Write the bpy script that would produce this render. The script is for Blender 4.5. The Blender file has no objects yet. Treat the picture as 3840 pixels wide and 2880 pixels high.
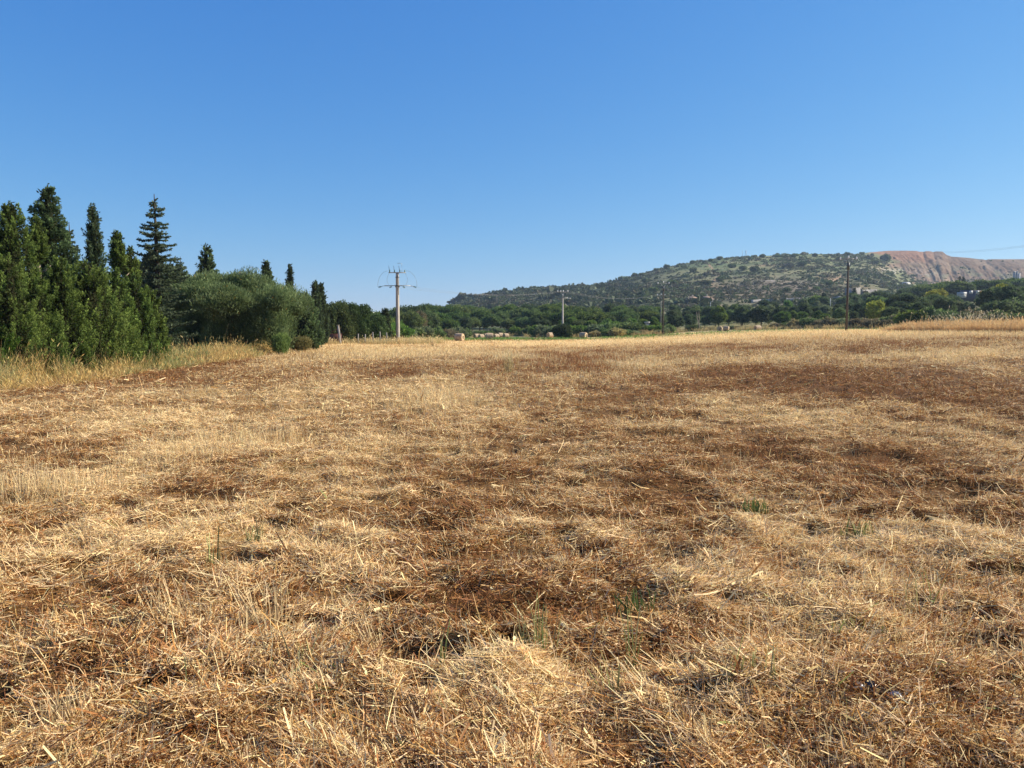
import bpy, math, random
import numpy as np
from mathutils import Vector
random.seed(5)
R = np.random.default_rng(11)
C = bpy.context.scene.collection
PI = math.pi

# ------------------------------------------------------------------ camera model
FPX, CX, CY, HZ, CAMH = 773.0, 512.0, 384.0, 330.0, 1.6
PITCH = math.atan((CY - HZ) / FPX)

def ray(sx, sy):
    """direction of a photo point (3840 x 2880) with y component 1"""
    X = (sx / 3.75 - CX) / FPX; Y = (CY - sy / 3.75) / FPX
    y = math.cos(PITCH) + math.sin(PITCH) * Y
    z = -math.sin(PITCH) + math.cos(PITCH) * Y
    return X / y, z / y

# ------------------------------------------------------------------ noise
def _h(ix, iy, s):
    n = (ix.astype(np.int64) * 374761393 + iy.astype(np.int64) * 668265263 + s * 1442695041) & 0xFFFFFFFF
    n = ((n ^ (n >> 13)) * 1274126177) & 0xFFFFFFFF
    return ((n ^ (n >> 16)) & 0xFFFF) / 65535.0
def vn(x, y, s=0):
    x = np.asarray(x, float); y = np.asarray(y, float)
    ix = np.floor(x); iy = np.floor(y); fx = x - ix; fy = y - iy
    fx = fx * fx * (3 - 2 * fx); fy = fy * fy * (3 - 2 * fy)
    a = _h(ix, iy, s); b = _h(ix + 1, iy, s); c = _h(ix, iy + 1, s); d = _h(ix + 1, iy + 1, s)
    return (a * (1 - fx) + b * fx) * (1 - fy) + (c * (1 - fx) + d * fx) * fy
def fbm(x, y, o=3, s=0):
    t = 0; a = 0.5; tot = 0
    for k in range(o):
        t = t + a * vn(np.asarray(x) * 2 ** k, np.asarray(y) * 2 ** k, s + k * 17); tot += a; a *= 0.5
    return t / tot
def S(t):
    t = np.clip(t, 0, 1); return t * t * (3 - 2 * t)

# ------------------------------------------------------------------ terrain
SKY = [(0, 1228), (1300, 1222), (1500, 1196), (1640, 1162), (1700, 1143), (1764, 1115), (1870, 1098), (2003, 1081), (2111, 1077), (2220, 1069),
       (2327, 1050), (2400, 1027), (2477, 1005), (2611, 980), (2726, 966), (2842, 961), (2995, 952), (3200, 953),
       (3258, 946), (3330, 940), (3403, 940), (3533, 943), (3567, 962), (3634, 967), (3672, 972), (3840, 972), (4300, 985), (5200, 1160)]
_su = np.array([ray(a, b)[0] for a, b in SKY]); _st = np.array([ray(a, b)[1] for a, b in SKY])
SCAR = [(*ray(3452, 950), *ray(3470, 972), 9), (*ray(3470, 972), *ray(3520, 1010), 14), (*ray(3520, 1010), *ray(3572, 1024), 9), (*ray(3572, 1024), *ray(3640, 1052), 12), (*ray(3700, 985), *ray(3770, 1035), 9)]
def zfield(x, y):
    yy = np.clip(y, 0, 230)
    z = 1.5 * S((x + (100 - yy) * 0.1 - 3) / 45)
    z = z - 0.75 * np.exp(-((x + 14) / 15) ** 2 - ((yy - 197) / 36) ** 2)
    z = z + 3.4 * S((x - 52) / 60) * S((np.hypot(x, y) - 110) / 75) * S((y) / 20)
    return z
def pits(x, y):
    return S((fbm(x / .42, y / .32, 2, 77) - .70) / .09) * (np.asarray(y) < 26)
def lumps(x, y):
    return -.075 * pits(x, y) + 0.10 * (fbm(x / 1.7, y / 1.7, 2, 3) - .5) + 0.095 * (fbm(x / .36, y / .36, 2, 9) - .5)
def quarry_mask(u, t):
    """1 where the bare red spoil heap is (u azimuth tangent, t elevation tangent)"""
    return S((u - (0.455 + 0.95 * np.clip(0.0985 - t, -.05, .1) ** 1.0 * 1.5) + 0.045 * (fbm(u * 60, t * 160, 4, 21) - .5)) / 0.022)
def T(x, y, detail=True):
    x = np.asarray(x, float); y = np.asarray(y, float)
    r = np.hypot(x, y); u = np.where(y > 1, x / np.maximum(y, 1), np.sign(x) * 9)
    zf = zfield(x, y) - zfield(np.zeros(1), np.zeros(1))[0]
    rr = np.where(y > 1, y, r)
    tsky = np.interp(u, _su, _st)
    D = 950 + 200 * S((u - .43) / .06)
    t1 = np.interp(u, [-.9, -.2, 0, .2, .45, .66, .9], [.006, .009, .010, .017, .030, .046, .05])
    t1 = np.minimum(t1, tsky * .8)
    z1 = t1 * 330 + CAMH * 0; z2 = tsky * D + CAMH
    za = zf + (z1 - zf) * S((rr - 190) / 150) 
    s = np.clip((rr - 330) / (D - 330), 0, 1)
    wq = S((u - .46) / .06)
    g = s ** 1.15
    gq = np.where(s < .62, .40 * (s / .62), .40 + .60 * ((s - .62) / .38) ** .8)
    g = g * (1 - wq) + gq * wq
    zb = z1 + (z2 - z1) * g
    z = np.where(rr < 330, za, zb)
    z = np.where(rr > D, z2 - (rr - D) * 0.12, z)
    z = np.maximum(z, np.where(rr > D, -4.0, -50))
    if detail:
        m = S((rr - 330) / 120) * (1 - s ** 6)
        z = z + m * (1 - wq) * (7 * (fbm(x / 90, y / 90, 3, 5) - .5) + 2.2 * (fbm(x / 14, y / 14, 2, 6) - .5))
        tt = (z - CAMH) / np.maximum(rr, 1)
        q = quarry_mask(u, tt) * (rr > 480) * (rr < D + 2)
        k = u * 420 + s * 40
        gul = np.abs(fbm(k / 5, s * 5, 4, 31) - .5) * 2
        gul2 = np.abs(fbm(k / 2.0, s * 7, 2, 37) - .5) * 2
        for (u0, t0_, u1, t1_, dep) in SCAR:
            kk = np.clip(((u - u0) * (u1 - u0) + (tt - t0_) * (t1_ - t0_)) / ((u1 - u0) ** 2 + (t1_ - t0_) ** 2), 0, 1)
            sd = (u - u0 - kk * (u1 - u0)) + .35 * (tt - t0_ - kk * (t1_ - t0_))
            z = z - q * dep * .22 * np.exp(-np.abs(sd / .0022) ** 1.5) * .6 * (rr > 480)
        z = z + q * 5.0 * (fbm(x / 11, y / 16, 4, 43) - .5) * (1 - s ** 10) - q * (1 - s ** 8) * (2.0 * (1 - gul) ** 3 + 1.3 * (1 - gul2) ** 2 - 1)
    return z
def ground(sx, sy):
    """first terrain point seen at a photo point"""
    u, t = ray(sx, sy)
    ys = np.concatenate([np.arange(1.5, 60, .05), np.arange(60, 300, .25), np.arange(300, 1300, 1.0)])
    zs = T(u * ys, ys); hit = np.nonzero(zs > CAMH + t * ys)[0]
    y = ys[hit[0]] if len(hit) else 1000.0
    return u * y, y, float(T(u * y, y))
def at(sx, d):
    u = (sx / 3.75 - CX) / FPX / math.cos(PITCH)
    return u * d, d, float(T(u * d, d))
def top_z(sx, sy, d):
    return CAMH + ray(sx, sy)[1] * d

# ------------------------------------------------------------------ mesh helpers
def mesh_obj(name, V, Fc, mat, col=None, parent=None, smooth=False, attrs=None):
    """V (n,3); Fc (m,k) array or list of such arrays"""
    if not isinstance(Fc, list): Fc = [Fc]
    Fc = [np.asarray(f, np.int32) for f in Fc if len(f)]
    me = bpy.data.meshes.new(name)
    V = np.asarray(V, np.float32)
    me.vertices.add(len(V)); me.vertices.foreach_set('co', V.ravel())
    tot = np.concatenate([np.full(len(f), f.shape[1], np.int32) for f in Fc])
    idx = np.concatenate([f.ravel() for f in Fc])
    me.loops.add(len(idx)); me.loops.foreach_set('vertex_index', idx)
    me.polygons.add(len(tot))
    me.polygons.foreach_set('loop_start', np.concatenate([[0], np.cumsum(tot)[:-1]]).astype(np.int32))
    me.polygons.foreach_set('loop_total', tot)
    if smooth: me.polygons.foreach_set('use_smooth', np.ones(len(tot), bool))
    if col is not None:
        a = me.attributes.new('col', 'FLOAT_COLOR', 'POINT')
        c4 = np.ones((len(V), 4), np.float32); c4[:, :3] = np.clip(col, 0, 1); a.data.foreach_set('color', c4.ravel())
    for k, v in (attrs or {}).items():
        a = me.attributes.new(k, 'FLOAT', 'POINT'); a.data.foreach_set('value', np.asarray(v, np.float32))
    me.update(calc_edges=True); me.validate()
    me.materials.append(mat)
    o = bpy.data.objects.new(name, me); C.objects.link(o)
    if parent is not None: o.parent = parent
    return o

class MB:
    """collects shapes for one mesh"""
    def __init__(s): s.v = []; s.q = []; s.n = 0
    def add(s, V, F):
        V = np.asarray(V, float); s.v.append(V); s.q += [tuple(i + s.n for i in f) for f in F]; s.n += len(V); return s
    def box(s, c, size, rz=0.0):
        x, y, z = [k / 2 for k in size]
        V = np.array([(a * x, b * y, d * z) for d in (-1, 1) for b in (-1, 1) for a in (-1, 1)])
        cs, sn = math.cos(rz), math.sin(rz)
        V = np.stack([V[:, 0] * cs - V[:, 1] * sn, V[:, 0] * sn + V[:, 1] * cs, V[:, 2]], 1) + np.array(c)
        return s.add(V, [(0, 2, 3, 1), (4, 5, 7, 6), (0, 1, 5, 4), (2, 6, 7, 3), (0, 4, 6, 2), (1, 3, 7, 5)])
    def tube(s, pts, rad, n=6, cap=True):
        pts = [np.array(p, float) for p in pts]
        if np.isscalar(rad): rad = [rad] * len(pts)
        V = []
        for i, p in enumerate(pts):
            d = pts[min(i + 1, len(pts) - 1)] - pts[max(i - 1, 0)]; d /= np.linalg.norm(d) + 1e-9
            a = np.cross(d, (0, 0, 1.0)) if abs(d[2]) < .95 else np.cross(d, (0, 1.0, 0)); a /= np.linalg.norm(a); b = np.cross(d, a)
            for k in range(n):
                t = 2 * PI * k / n + .4; V.append(p + rad[i] * (math.cos(t) * a + math.sin(t) * b))
        F = [(i * n + k, i * n + (k + 1) % n, (i + 1) * n + (k + 1) % n, (i + 1) * n + k) for i in range(len(pts) - 1) for k in range(n)]
        if cap: F += [tuple(range(n))[::-1], tuple(range((len(pts) - 1) * n, len(pts) * n))]
        return s.add(V, F)
    def build(s, name, mat, parent=None, smooth=False):
        by = {}
        for f in s.q: by.setdefault(len(f), []).append(f)
        return mesh_obj(name, np.concatenate(s.v), [np.array(v) for v in by.values()], mat, parent=parent, smooth=smooth)

def tag(o, label=None, cat=None, group=None, kind=None):
    for k, v in (('label', label), ('category', cat), ('group', group), ('kind', kind)):
        if v: o[k] = v
    return o
def thing(name, loc, label, cat, group=None, rz=0.0):
    o = bpy.data.objects.new(name, None); C.objects.link(o); o.location = loc; o.rotation_euler = (0, 0, rz)
    o.empty_display_size = .2
    return tag(o, label, cat, group)
def dup(root, kids, loc, rz=0.0, sc=(1, 1, 1), label=None, group=None):
    r = root.copy(); C.objects.link(r); r.location = loc; r.rotation_euler = (0, 0, rz); r.scale = sc
    if label: r['label'] = label
    if group: r['group'] = group
    for k in kids:
        c = k.copy(); C.objects.link(c); c.parent = r
    return r

# ------------------------------------------------------------------ materials
def new_mat(name):
    m = bpy.data.materials.new(name); m.use_nodes = True
    nt = m.node_tree; nt.nodes.clear()
    out = nt.nodes.new('ShaderNodeOutputMaterial')
    return m, nt, out
def N(nt, typ, **kw):
    n = nt.nodes.new(typ)
    for k, v in kw.items():
        if k in n.inputs: n.inputs[k].default_value = v
        else: setattr(n, k, v)
    return n
def mat_attr(name, rough=.6, spec=.3, transl=.25, vary=.25, tint=(1, 1, 1), huevary=.02):
    m, nt, out = new_mat(name); L = nt.links.new
    a = N(nt, 'ShaderNodeAttribute', attribute_name='col')
    oi = N(nt, 'ShaderNodeObjectInfo')
    mr = N(nt, 'ShaderNodeMapRange'); mr.inputs[3].default_value = 1 - vary; mr.inputs[4].default_value = 1 + vary
    L(oi.outputs['Random'], mr.inputs[0])
    mul = N(nt, 'ShaderNodeMath', operation='MULTIPLY'); mul.inputs[1].default_value = 7.31; L(oi.outputs['Random'], mul.inputs[0])
    fr = N(nt, 'ShaderNodeMath', operation='FRACT'); L(mul.outputs[0], fr.inputs[0])
    mh = N(nt, 'ShaderNodeMapRange'); mh.inputs[3].default_value = .5 - huevary; mh.inputs[4].default_value = .5 + huevary; L(fr.outputs[0], mh.inputs[0])
    hs = N(nt, 'ShaderNodeHueSaturation'); L(mr.outputs[0], hs.inputs['Value']); L(mh.outputs[0], hs.inputs['Hue']); L(a.outputs['Color'], hs.inputs['Color'])
    p = N(nt, 'ShaderNodeBsdfPrincipled'); p.inputs['Roughness'].default_value = rough; p.inputs['Specular IOR Level'].default_value = spec
    L(hs.outputs[0], p.inputs['Base Color'])
    if transl > 0:
        t = N(nt, 'ShaderNodeBsdfTranslucent'); L(hs.outputs[0], t.inputs['Color'])
        mx = N(nt, 'ShaderNodeMixShader'); mx.inputs[0].default_value = transl
        L(p.outputs[0], mx.inputs[1]); L(t.outputs[0], mx.inputs[2]); L(mx.outputs[0], out.inputs[0])
    else: L(p.outputs[0], out.inputs[0])
    return m
def mat_noise(name, c1, c2, scale=4.0, rough=.8, spec=.2, metal=0.0, stretch=(1, 1, 1), bump=.0, c3=None, detail=5):
    m, nt, out = new_mat(name); L = nt.links.new
    tc = N(nt, 'ShaderNodeTexCoord'); mp = N(nt, 'ShaderNodeMapping'); mp.inputs['Scale'].default_value = stretch
    L(tc.outputs['Object'], mp.inputs[0])
    n = N(nt, 'ShaderNodeTexNoise'); n.inputs['Scale'].default_value = scale; n.inputs['Detail'].default_value = detail; n.inputs['Roughness'].default_value = .65
    L(mp.outputs[0], n.inputs['Vector'])
    cr = N(nt, 'ShaderNodeValToRGB'); e = cr.color_ramp.elements
    e[0].position = .32; e[0].color = (*c1, 1); e[1].position = .68; e[1].color = (*c2, 1)
    if c3:
        k = e.new(.5); k.color = (*c3, 1)
    L(n.outputs[0], cr.inputs[0])
    p = N(nt, 'ShaderNodeBsdfPrincipled'); p.inputs['Roughness'].default_value = rough; p.inputs['Specular IOR Level'].default_value = spec; p.inputs['Metallic'].default_value = metal
    L(cr.outputs[0], p.inputs['Base Color'])
    if bump:
        b = N(nt, 'ShaderNodeBump'); b.inputs['Strength'].default_value = bump; L(n.outputs[0], b.inputs['Height']); L(b.outputs[0], p.inputs['Normal'])
    L(p.outputs[0], out.inputs[0])
    return m
def mat_terrain(name, fine=3.0, amp=.45, bump=.5, bdist=.05):
    """vertex colours of the ground broken up by two scales of noise"""
    m, nt, out = new_mat(name); L = nt.links.new
    a = N(nt, 'ShaderNodeAttribute', attribute_name='col')
    g = N(nt, 'ShaderNodeNewGeometry')
    n = N(nt, 'ShaderNodeTexNoise'); n.inputs['Scale'].default_value = fine; n.inputs['Detail'].default_value = 6; n.inputs['Roughness'].default_value = .7
    L(g.outputs['Position'], n.inputs['Vector'])
    mr = N(nt, 'ShaderNodeMapRange'); mr.inputs[1].default_value = .3; mr.inputs[2].default_value = .7; mr.inputs[3].default_value = 1 - amp; mr.inputs[4].default_value = 1 + amp
    L(n.outputs[0], mr.inputs[0])
    hs = N(nt, 'ShaderNodeHueSaturation'); L(mr.outputs[0], hs.inputs['Value']); L(a.outputs['Color'], hs.inputs['Color'])
    p = N(nt, 'ShaderNodeBsdfPrincipled'); p.inputs['Roughness'].default_value = .9; p.inputs['Specular IOR Level'].default_value = .1
    L(hs.outputs[0], p.inputs['Base Color'])
    b = N(nt, 'ShaderNodeBump'); b.inputs['Strength'].default_value = bump; b.inputs['Distance'].default_value = bdist
    L(n.outputs[0], b.inputs['Height']); L(b.outputs[0], p.inputs['Normal']); L(p.outputs[0], out.inputs[0])
    return m
M = dict(
    straw=mat_attr('straw', .6, .12, .26, .0, huevary=0),
    grass=mat_attr('dry_grass', .6, .12, .35, .0, huevary=0),
    leaf=mat_attr('foliage', .65, .10, .38, .22, huevary=.018),
    conifer=mat_attr('conifer_foliage', .7, .08, .36, .12, huevary=.01),
    scrub=mat_attr('scrub', .7, .15, .2, .0, huevary=0),
    field=mat_terrain('field_soil', 9.0, .55, .6, .03),
    hill=mat_terrain('hill_soil', .22, .40, .5, .8),
    spoil=mat_terrain('spoil_earth', .16, .22, .5, .8),
    bark=mat_noise('bark', (.06, .045, .032), (.17, .13, .10), 6, stretch=(1, 1, .25), bump=.4),
    darkbark=mat_noise('dark_bark', (.03, .024, .018), (.075, .06, .048), 6, stretch=(1, 1, .25), bump=.4),
    palebark=mat_noise('pale_bark', (.22, .17, .12), (.42, .34, .26), 6, stretch=(1, 1, .25), bump=.4),
    concrete=mat_noise('concrete', (.27, .25, .215), (.40, .37, .325), 3, rough=.85, bump=.15, stretch=(1, 1, .4)),
    wood=mat_noise('treated_wood', (.035, .028, .022), (.10, .082, .066), 9, rough=.8, stretch=(1, 1, .12), bump=.3),
    greywood=mat_noise('weathered_wood', (.17, .15, .13), (.33, .30, .26), 9, rough=.8, stretch=(1, 1, .12), bump=.3),
    steel=mat_noise('galvanised_steel', (.20, .21, .22), (.34, .35, .36), 12, rough=.5, metal=.6),
    darksteel=mat_noise('dark_steel', (.05, .055, .06), (.10, .105, .11), 12, rough=.5, metal=.5),
    ceramic=mat_noise('white_ceramic', (.62, .63, .62), (.78, .79, .78), 12, rough=.2, spec=.5),
    glassgreen=mat_noise('green_glass', (.05, .12, .10), (.12, .22, .19), 12, rough=.15, spec=.6),
    cable=mat_noise('cable', (.16, .165, .17), (.26, .265, .27), 5, rough=.5),
    white=mat_noise('white_paint', (.36, .36, .355), (.50, .50, .48), 2, rough=.5),
    render=mat_noise('rough_render', (.36, .31, .26), (.50, .44, .37), 1.5, rough=.9),
    tile=mat_noise('roof_tile', (.21, .14, .095), (.34, .235, .165), 2.5, rough=.85, stretch=(1, 4, 1)),
    darkwall=mat_noise('dark_wall', (.035, .038, .055), (.06, .062, .085), 2, rough=.7),
    orange=mat_noise('orange_paint', (.75, .28, .03), (.85, .36, .06), 4, rough=.5),
    stone=mat_noise('dry_stone', (.24, .22, .19), (.50, .46, .41), 1.6, rough=.95, bump=.4),
    greywall=mat_noise('grey_wall', (.15, .14, .13), (.27, .25, .23), .8, rough=.9, stretch=(1, 1, .3)),
    bluegrey=mat_noise('roof_sheet', (.22, .28, .36), (.32, .38, .47), 1.5, rough=.5),
    glass=mat_noise('window_dark', (.02, .025, .03), (.05, .055, .06), 3, rough=.15, spec=.5),
    redsteel=mat_noise('rusty_red', (.06, .025, .02), (.12, .055, .045), 6, rough=.7),
    plastic=mat_noise('plastic_film', (.20, .20, .23), (.46, .46, .48), 30, rough=.25, spec=.6),
)

# ------------------------------------------------------------------ patches of the field (photo ellipses laid out on the ground)
def patch(sx, sy, hw, hh, w=1.0):
    u, t = ray(sx, sy); d = CAMH / max(-t, .004); d = min(d, 135)
    a = hw / 3.75 / FPX * d; b = min(hh / 3.75 / FPX * d * d / CAMH, d * .6)
    return (u * d, d, a, b, w)
BROWN = [patch(*p) for p in [
    (330, 1440, 260, 28, .9), (560, 1400, 260, 28, .95), (820, 1360, 220, 22, .8), (1050, 1335, 130, 14, .6), (1460, 1375, 130, 30, .9), (1330, 1395, 120, 22, .5), (2180, 1345, 200, 38, 1.0), (2400, 1325, 120, 20, .8),
    (2020, 1298, 180, 9, .6), (2800, 1325, 260, 24, .9), (3000, 1305, 160, 14, .5), (2700, 1410, 190, 34, .7), (3000, 1430, 330, 40, .85),
    (3330, 1490, 420, 80, 1.0), (2950, 1490, 250, 60, .8), (3650, 1560, 260, 90, .9), (2500, 1440, 120, 26, .6), (2400, 1500, 110, 35, .6), (1800, 1370, 140, 16, .45),
    (1240, 1535, 110, 16, .75), (1500, 1560, 90, 14, .5), (900, 1690, 180, 20, .45), (1500, 1800, 420, 60, .5), (700, 1850, 200, 40, .65), (820, 1870, 120, 25, .6),
    (1400, 1990, 460, 60, .65), (2300, 1650, 180, 40, .5), (2900, 1750, 300, 60, .5), (3500, 1800, 350, 80, .55), (2500, 1900, 250, 50, .45),
    (300, 2350, 330, 110, .75), (1750, 2400, 350, 90, .7), (900, 2350, 260, 70, .6), (2700, 2500, 350, 110, .6), (3400, 2680, 420, 170, .95), (2600, 2150, 300, 70, .4), (3500, 2250, 330, 80, .5),
    (200, 2600, 260, 120, .6), (1200, 2600, 260, 90, .55), (3600, 1290, 300, 14, .5), (3500, 1340, 340, 18, .5)]]
PALE = [patch(*p) for p in [
    (1000, 1470, 420, 26, .8), (700, 1540, 420, 40, .7), (1250, 1440, 250, 22, .8), (1650, 1480, 200, 50, .9), (1500, 1320, 330, 18, .6), (850, 1640, 260, 50, .9), (300, 1560, 260, 36, .6), (350, 1760, 280, 40, .6),
    (120, 1830, 200, 60, 1.0), (2000, 1560, 320, 40, .6), (3000, 1565, 210, 26, 1.0), (3250, 1600, 150, 16, .7), (3600, 1395, 260, 16, 1.1), (3700, 1375, 200, 10, .8), (2700, 1365, 300, 10, .7), (2400, 1285, 500, 9, .6),
    (2900, 1275, 500, 9, .8), (1700, 2620, 300, 120, 1.0), (2050, 2700, 330, 120, .9), (500, 2060, 320, 50, .7), (1500, 1900, 300, 30, .4), (2700, 2250, 240, 70, .6), (3300, 2050, 330, 70, .5), (200, 2150, 260, 60, .7), (950, 2110, 300, 40, .5), (2100, 1290, 260, 8, .7),
    (3300, 1300, 420, 14, .4), (2450, 1370, 160, 16, .7), (2200, 1410, 260, 14, .6), (3780, 1440, 140, 12, .8), (2000, 2080, 300, 50, .5), (2700, 1620, 320, 36, .5), (3500, 2500, 260, 40, .6)]]
STAND = [patch(*p) for p in [(850, 1640, 220, 30, 1.0), (760, 1700, 170, 24, 1.), (120, 1830, 170, 36, 1.4), (1650, 1480, 130, 34, 1.), (1040, 1630, 60, 22, 1.2), (1900, 1340, 40, 30, .8), (2180, 1345, 200, 34, .8), (3300, 1300, 500, 20, .8), (2900, 1275, 450, 9, 1.0), (1400, 1320, 300, 16, .6), (3600, 1395, 220, 12, .7)]]
def blobs(lst, x, y):
    s = np.zeros(np.shape(x))
    for (cx, cy, a, b, w) in lst:
        q = ((x - cx) / a) ** 2 + ((y - cy) / b) ** 2
        s = np.maximum(s, w * np.exp(-q * .9))
    return s
def brownness(x, y):
    wx = x + 2.0 * (fbm(x / 3, y / 4, 2, 51) - .5) * np.minimum(y / 14, 1.6); wy = y + 9 * (fbm(x / 3, y / 4, 2, 57) - .5) * np.minimum(y / 22, 1)
    n = fbm(x / 2.2, y / 5.0, 4, 71)
    n2 = fbm(x / .7, y / 1.6, 3, 73)
    b = .42 + .85 * (n - .5) + .75 * (n2 - .5) + .50 * blobs(BROWN, wx, wy) * (.6 + .8 * n) - .55 * blobs(PALE, wx, wy)
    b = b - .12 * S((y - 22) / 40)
    return np.clip(b, 0, 1)
pale_c = np.array([.93, .70, .37]); gold_c = np.array([.58, .315, .095]); brown_c = np.array([.31, .140, .045]); dark_c = np.array([.13, .064, .022]); rust_c = np.array([.38, .165, .065])
green_c = np.array([.10, .17, .035])
def greenstrip(x, y):
    """1 on the weedy strip near the far end of the field"""
    d0 = 141 - .10 * (x - 5); w = 13
    m = np.exp(-((y - d0) / w) ** 2) * S((x + 26) / 10) * S((72 - x) / 12)
    m = m * S((fbm(x / 5, y / 7, 3, 81) - .33) / .14)
    m2 = np.exp(-((y - 170) / 14) ** 2) * S((x + 30) / 8) * S((6 - x) / 12) * S((fbm(x / 4, y / 6, 3, 85) - .42) / .15)
    return np.clip(np.maximum(m, m2), 0, 1)

# ------------------------------------------------------------------ ground sheet, hill, spoil heap
def build_terrain():
    fr = np.radians(np.concatenate([np.arange(-47, -12, .16), np.arange(-12, 22, .07), np.arange(22, 36, .045), np.arange(36, 47.01, .16)])); back = np.radians(np.arange(52, 308.1, 8))
    az = np.concatenate([fr, back])
    rs = [0.35]
    while rs[-1] < 60: rs.append(rs[-1] * 1.028)
    while rs[-1] < 196: rs.append(rs[-1] * 1.022)
    rs = rs + list(np.arange(200, 1180, 5.0)) + [1200, 1260, 1400, 1700, 2200, 3000]
    rs = np.array(rs); nr, na = len(rs), len(az)
    A, Rr = np.meshgrid(az, rs)
    # rings are lines of equal distance ahead in front, circles behind
    k = np.where(np.abs(A) < 1.0, 1 / np.cos(np.clip(A, -1, 1)), 1.0)
    X = np.sin(A) * Rr * k; Y = np.cos(A) * Rr * k
    Z = T(X, Y)
    near = Rr < 60
    Z = Z + np.where(near, lumps(X, Y) * (1 - S((Rr - 35) / 25)), 0)
    V = np.stack([X, Y, Z], -1).reshape(-1, 3)
    i, j = np.meshgrid(np.arange(nr - 1), np.arange(na), indexing='ij'); j2 = (j + 1) % na
    Q = np.stack([i * na + j, i * na + j2, (i + 1) * na + j2, (i + 1) * na + j], -1).reshape(-1, 4)[:, ::-1]
    x, y, z = V.T
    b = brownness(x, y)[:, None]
    mixc = lambda a, c, t: a * (1 - t) + c * t
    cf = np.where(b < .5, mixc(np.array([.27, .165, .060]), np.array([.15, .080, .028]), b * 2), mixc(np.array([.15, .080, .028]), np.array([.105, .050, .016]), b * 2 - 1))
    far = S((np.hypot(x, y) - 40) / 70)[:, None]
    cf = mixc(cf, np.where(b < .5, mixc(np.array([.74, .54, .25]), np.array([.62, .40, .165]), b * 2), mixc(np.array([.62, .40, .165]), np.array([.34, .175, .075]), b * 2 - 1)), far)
    cf = cf * (1 - .45 * pits(x, y)[:, None])      # bare soil, darker in the holes
    g = greenstrip(x, y)[:, None] * .8
    cf = mixc(cf, np.array([.10, .13, .035]), g)
    # rough ground under the wood
    w = S((y - 172 + 10 * (fbm(x / 15, y / 15, 2, 8) - .5)) / 25)[:, None]
    cf = mixc(cf, np.array([.22, .19, .085]), w)
    # hill colours
    u = np.where(y > 1, x / np.maximum(y, 1), 9); t = (z - CAMH) / np.maximum(y, 1)
    n1 = fbm(x / 70, y / 70, 4, 91)[:, None]; n2 = fbm(x / 22, y / 40, 3, 95)[:, None]
    ch = mixc(np.array([.088, .104, .044]), np.array([.138, .136, .066]), S((n1 - .35) / .3))
    ch = mixc(ch, np.array([.092, .100, .048]), .85 * S((.19 - u) / .05)[:, None])
    # upper meadow: brighter green and yellow
    up = (S((u - .17) / .06) * S((t - .052) / .02))[:, None] * (1 - .55 * S((u - .40) / .05))[:, None]
    ch = mixc(ch, mixc(np.array([.105, .135, .052]), np.array([.185, .185, .082]), S((n2 - .38) / .22)), up)
    # grey brown scrubland in the middle of the slope
    px = 512 + FPX * u
    mid = np.exp(-((px - 775) / 65) ** 2 - ((t - .052) / .017) ** 2)[:, None]
    ch = mixc(ch, mixc(np.array([.125, .105, .070]), np.array([.205, .160, .108]), n2), np.clip(1.3 * mid, 0, 1))
    # bare orange earth
    e = np.zeros(len(x))
    for (sx, sy, hw, hh, wt) in [(3135, 1045, 38, 16, 1.), (3090, 1035, 30, 8, .6), (2565, 1110, 90, 7, .8), (2690, 1085, 60, 22, .5), (2890, 995, 60, 4, .8), (3440, 1065, 40, 7, .9), (3420, 1088, 30, 6, .8), (3145, 1092, 30, 8, .7), (3300, 1010, 60, 12, .35), (2700, 1150, 60, 6, .5), (3230, 1085, 40, 10, .5)]:
        uu, tt = ray(sx, sy); e = np.maximum(e, wt * np.exp(-((u - uu) / (hw / 3.75 / FPX)) ** 2 - ((t - tt) / (hh / 3.75 / FPX)) ** 2))
    # the diagonal track
    for (p, q_) in [((2678, 1049), (2718, 1020)), ((2690, 1050), (2722, 1022)), ((2668, 1068), (2684, 1046)), ((2655, 990), (2672, 1008))]:
        (u0, t0), (u1, t1) = ray(*p), ray(*q_)
        k = np.clip(((u - u0) * (u1 - u0) + (t - t0) * (t1 - t0)) / ((u1 - u0) ** 2 + (t1 - t0) ** 2), 0, 1)
        d = np.hypot(u - u0 - k * (u1 - u0), t - t0 - k * (t1 - t0)); e = np.maximum(e, .85 * np.exp(-(d / .0012) ** 2))
    ch = mixc(ch, mixc(np.array([.36, .19, .11]), np.array([.46, .31, .20]), n2), np.clip(e, 0, 1)[:, None] * (.6 + .4 * n1))
    q = quarry_mask(u, t) * (y > 480)
    s = fbm(u * 420 / 5 + t * 900 / 5, t * 60, 4, 101)[:, None]
    cq = mixc(np.array([.120, .072, .043]), np.array([.185, .125, .080]), S((s - .3) / .4))
    cq = mixc(cq, np.array([.235, .112, .060]), S((t - .083) / .01)[:, None] * .75 * S((.55 - u) / .02)[:, None])
    cq = mixc(cq, np.array([.115, .115, .062]), .7 * (S((fbm(u * 90, t * 200, 3, 111) - .55) / .1) * S((.09 - t) / .02))[:, None])
    cq = cq * (.55 + .85 * fbm(u * 700, t * 1200, 4, 121))[:, None]
    rk = np.zeros(len(x))
    for (sx, sy, hw, hh) in [(3330, 1016, 130, 12), (3480, 1030, 60, 10), (3020, 1063, 60, 5), (3420, 1018, 70, 8), (3530, 1055, 40, 7), (2900, 1052, 30, 4)]:
        uu, tt = ray(sx, sy); rk = np.maximum(rk, np.exp(-((u - uu) / (hw / 3.75 / FPX)) ** 2 - ((t - tt) / (hh / 3.75 / FPX)) ** 2))
    rk = rk * S((fbm(u * 700, t * 1400, 3, 131) - .5) / .1)
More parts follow.
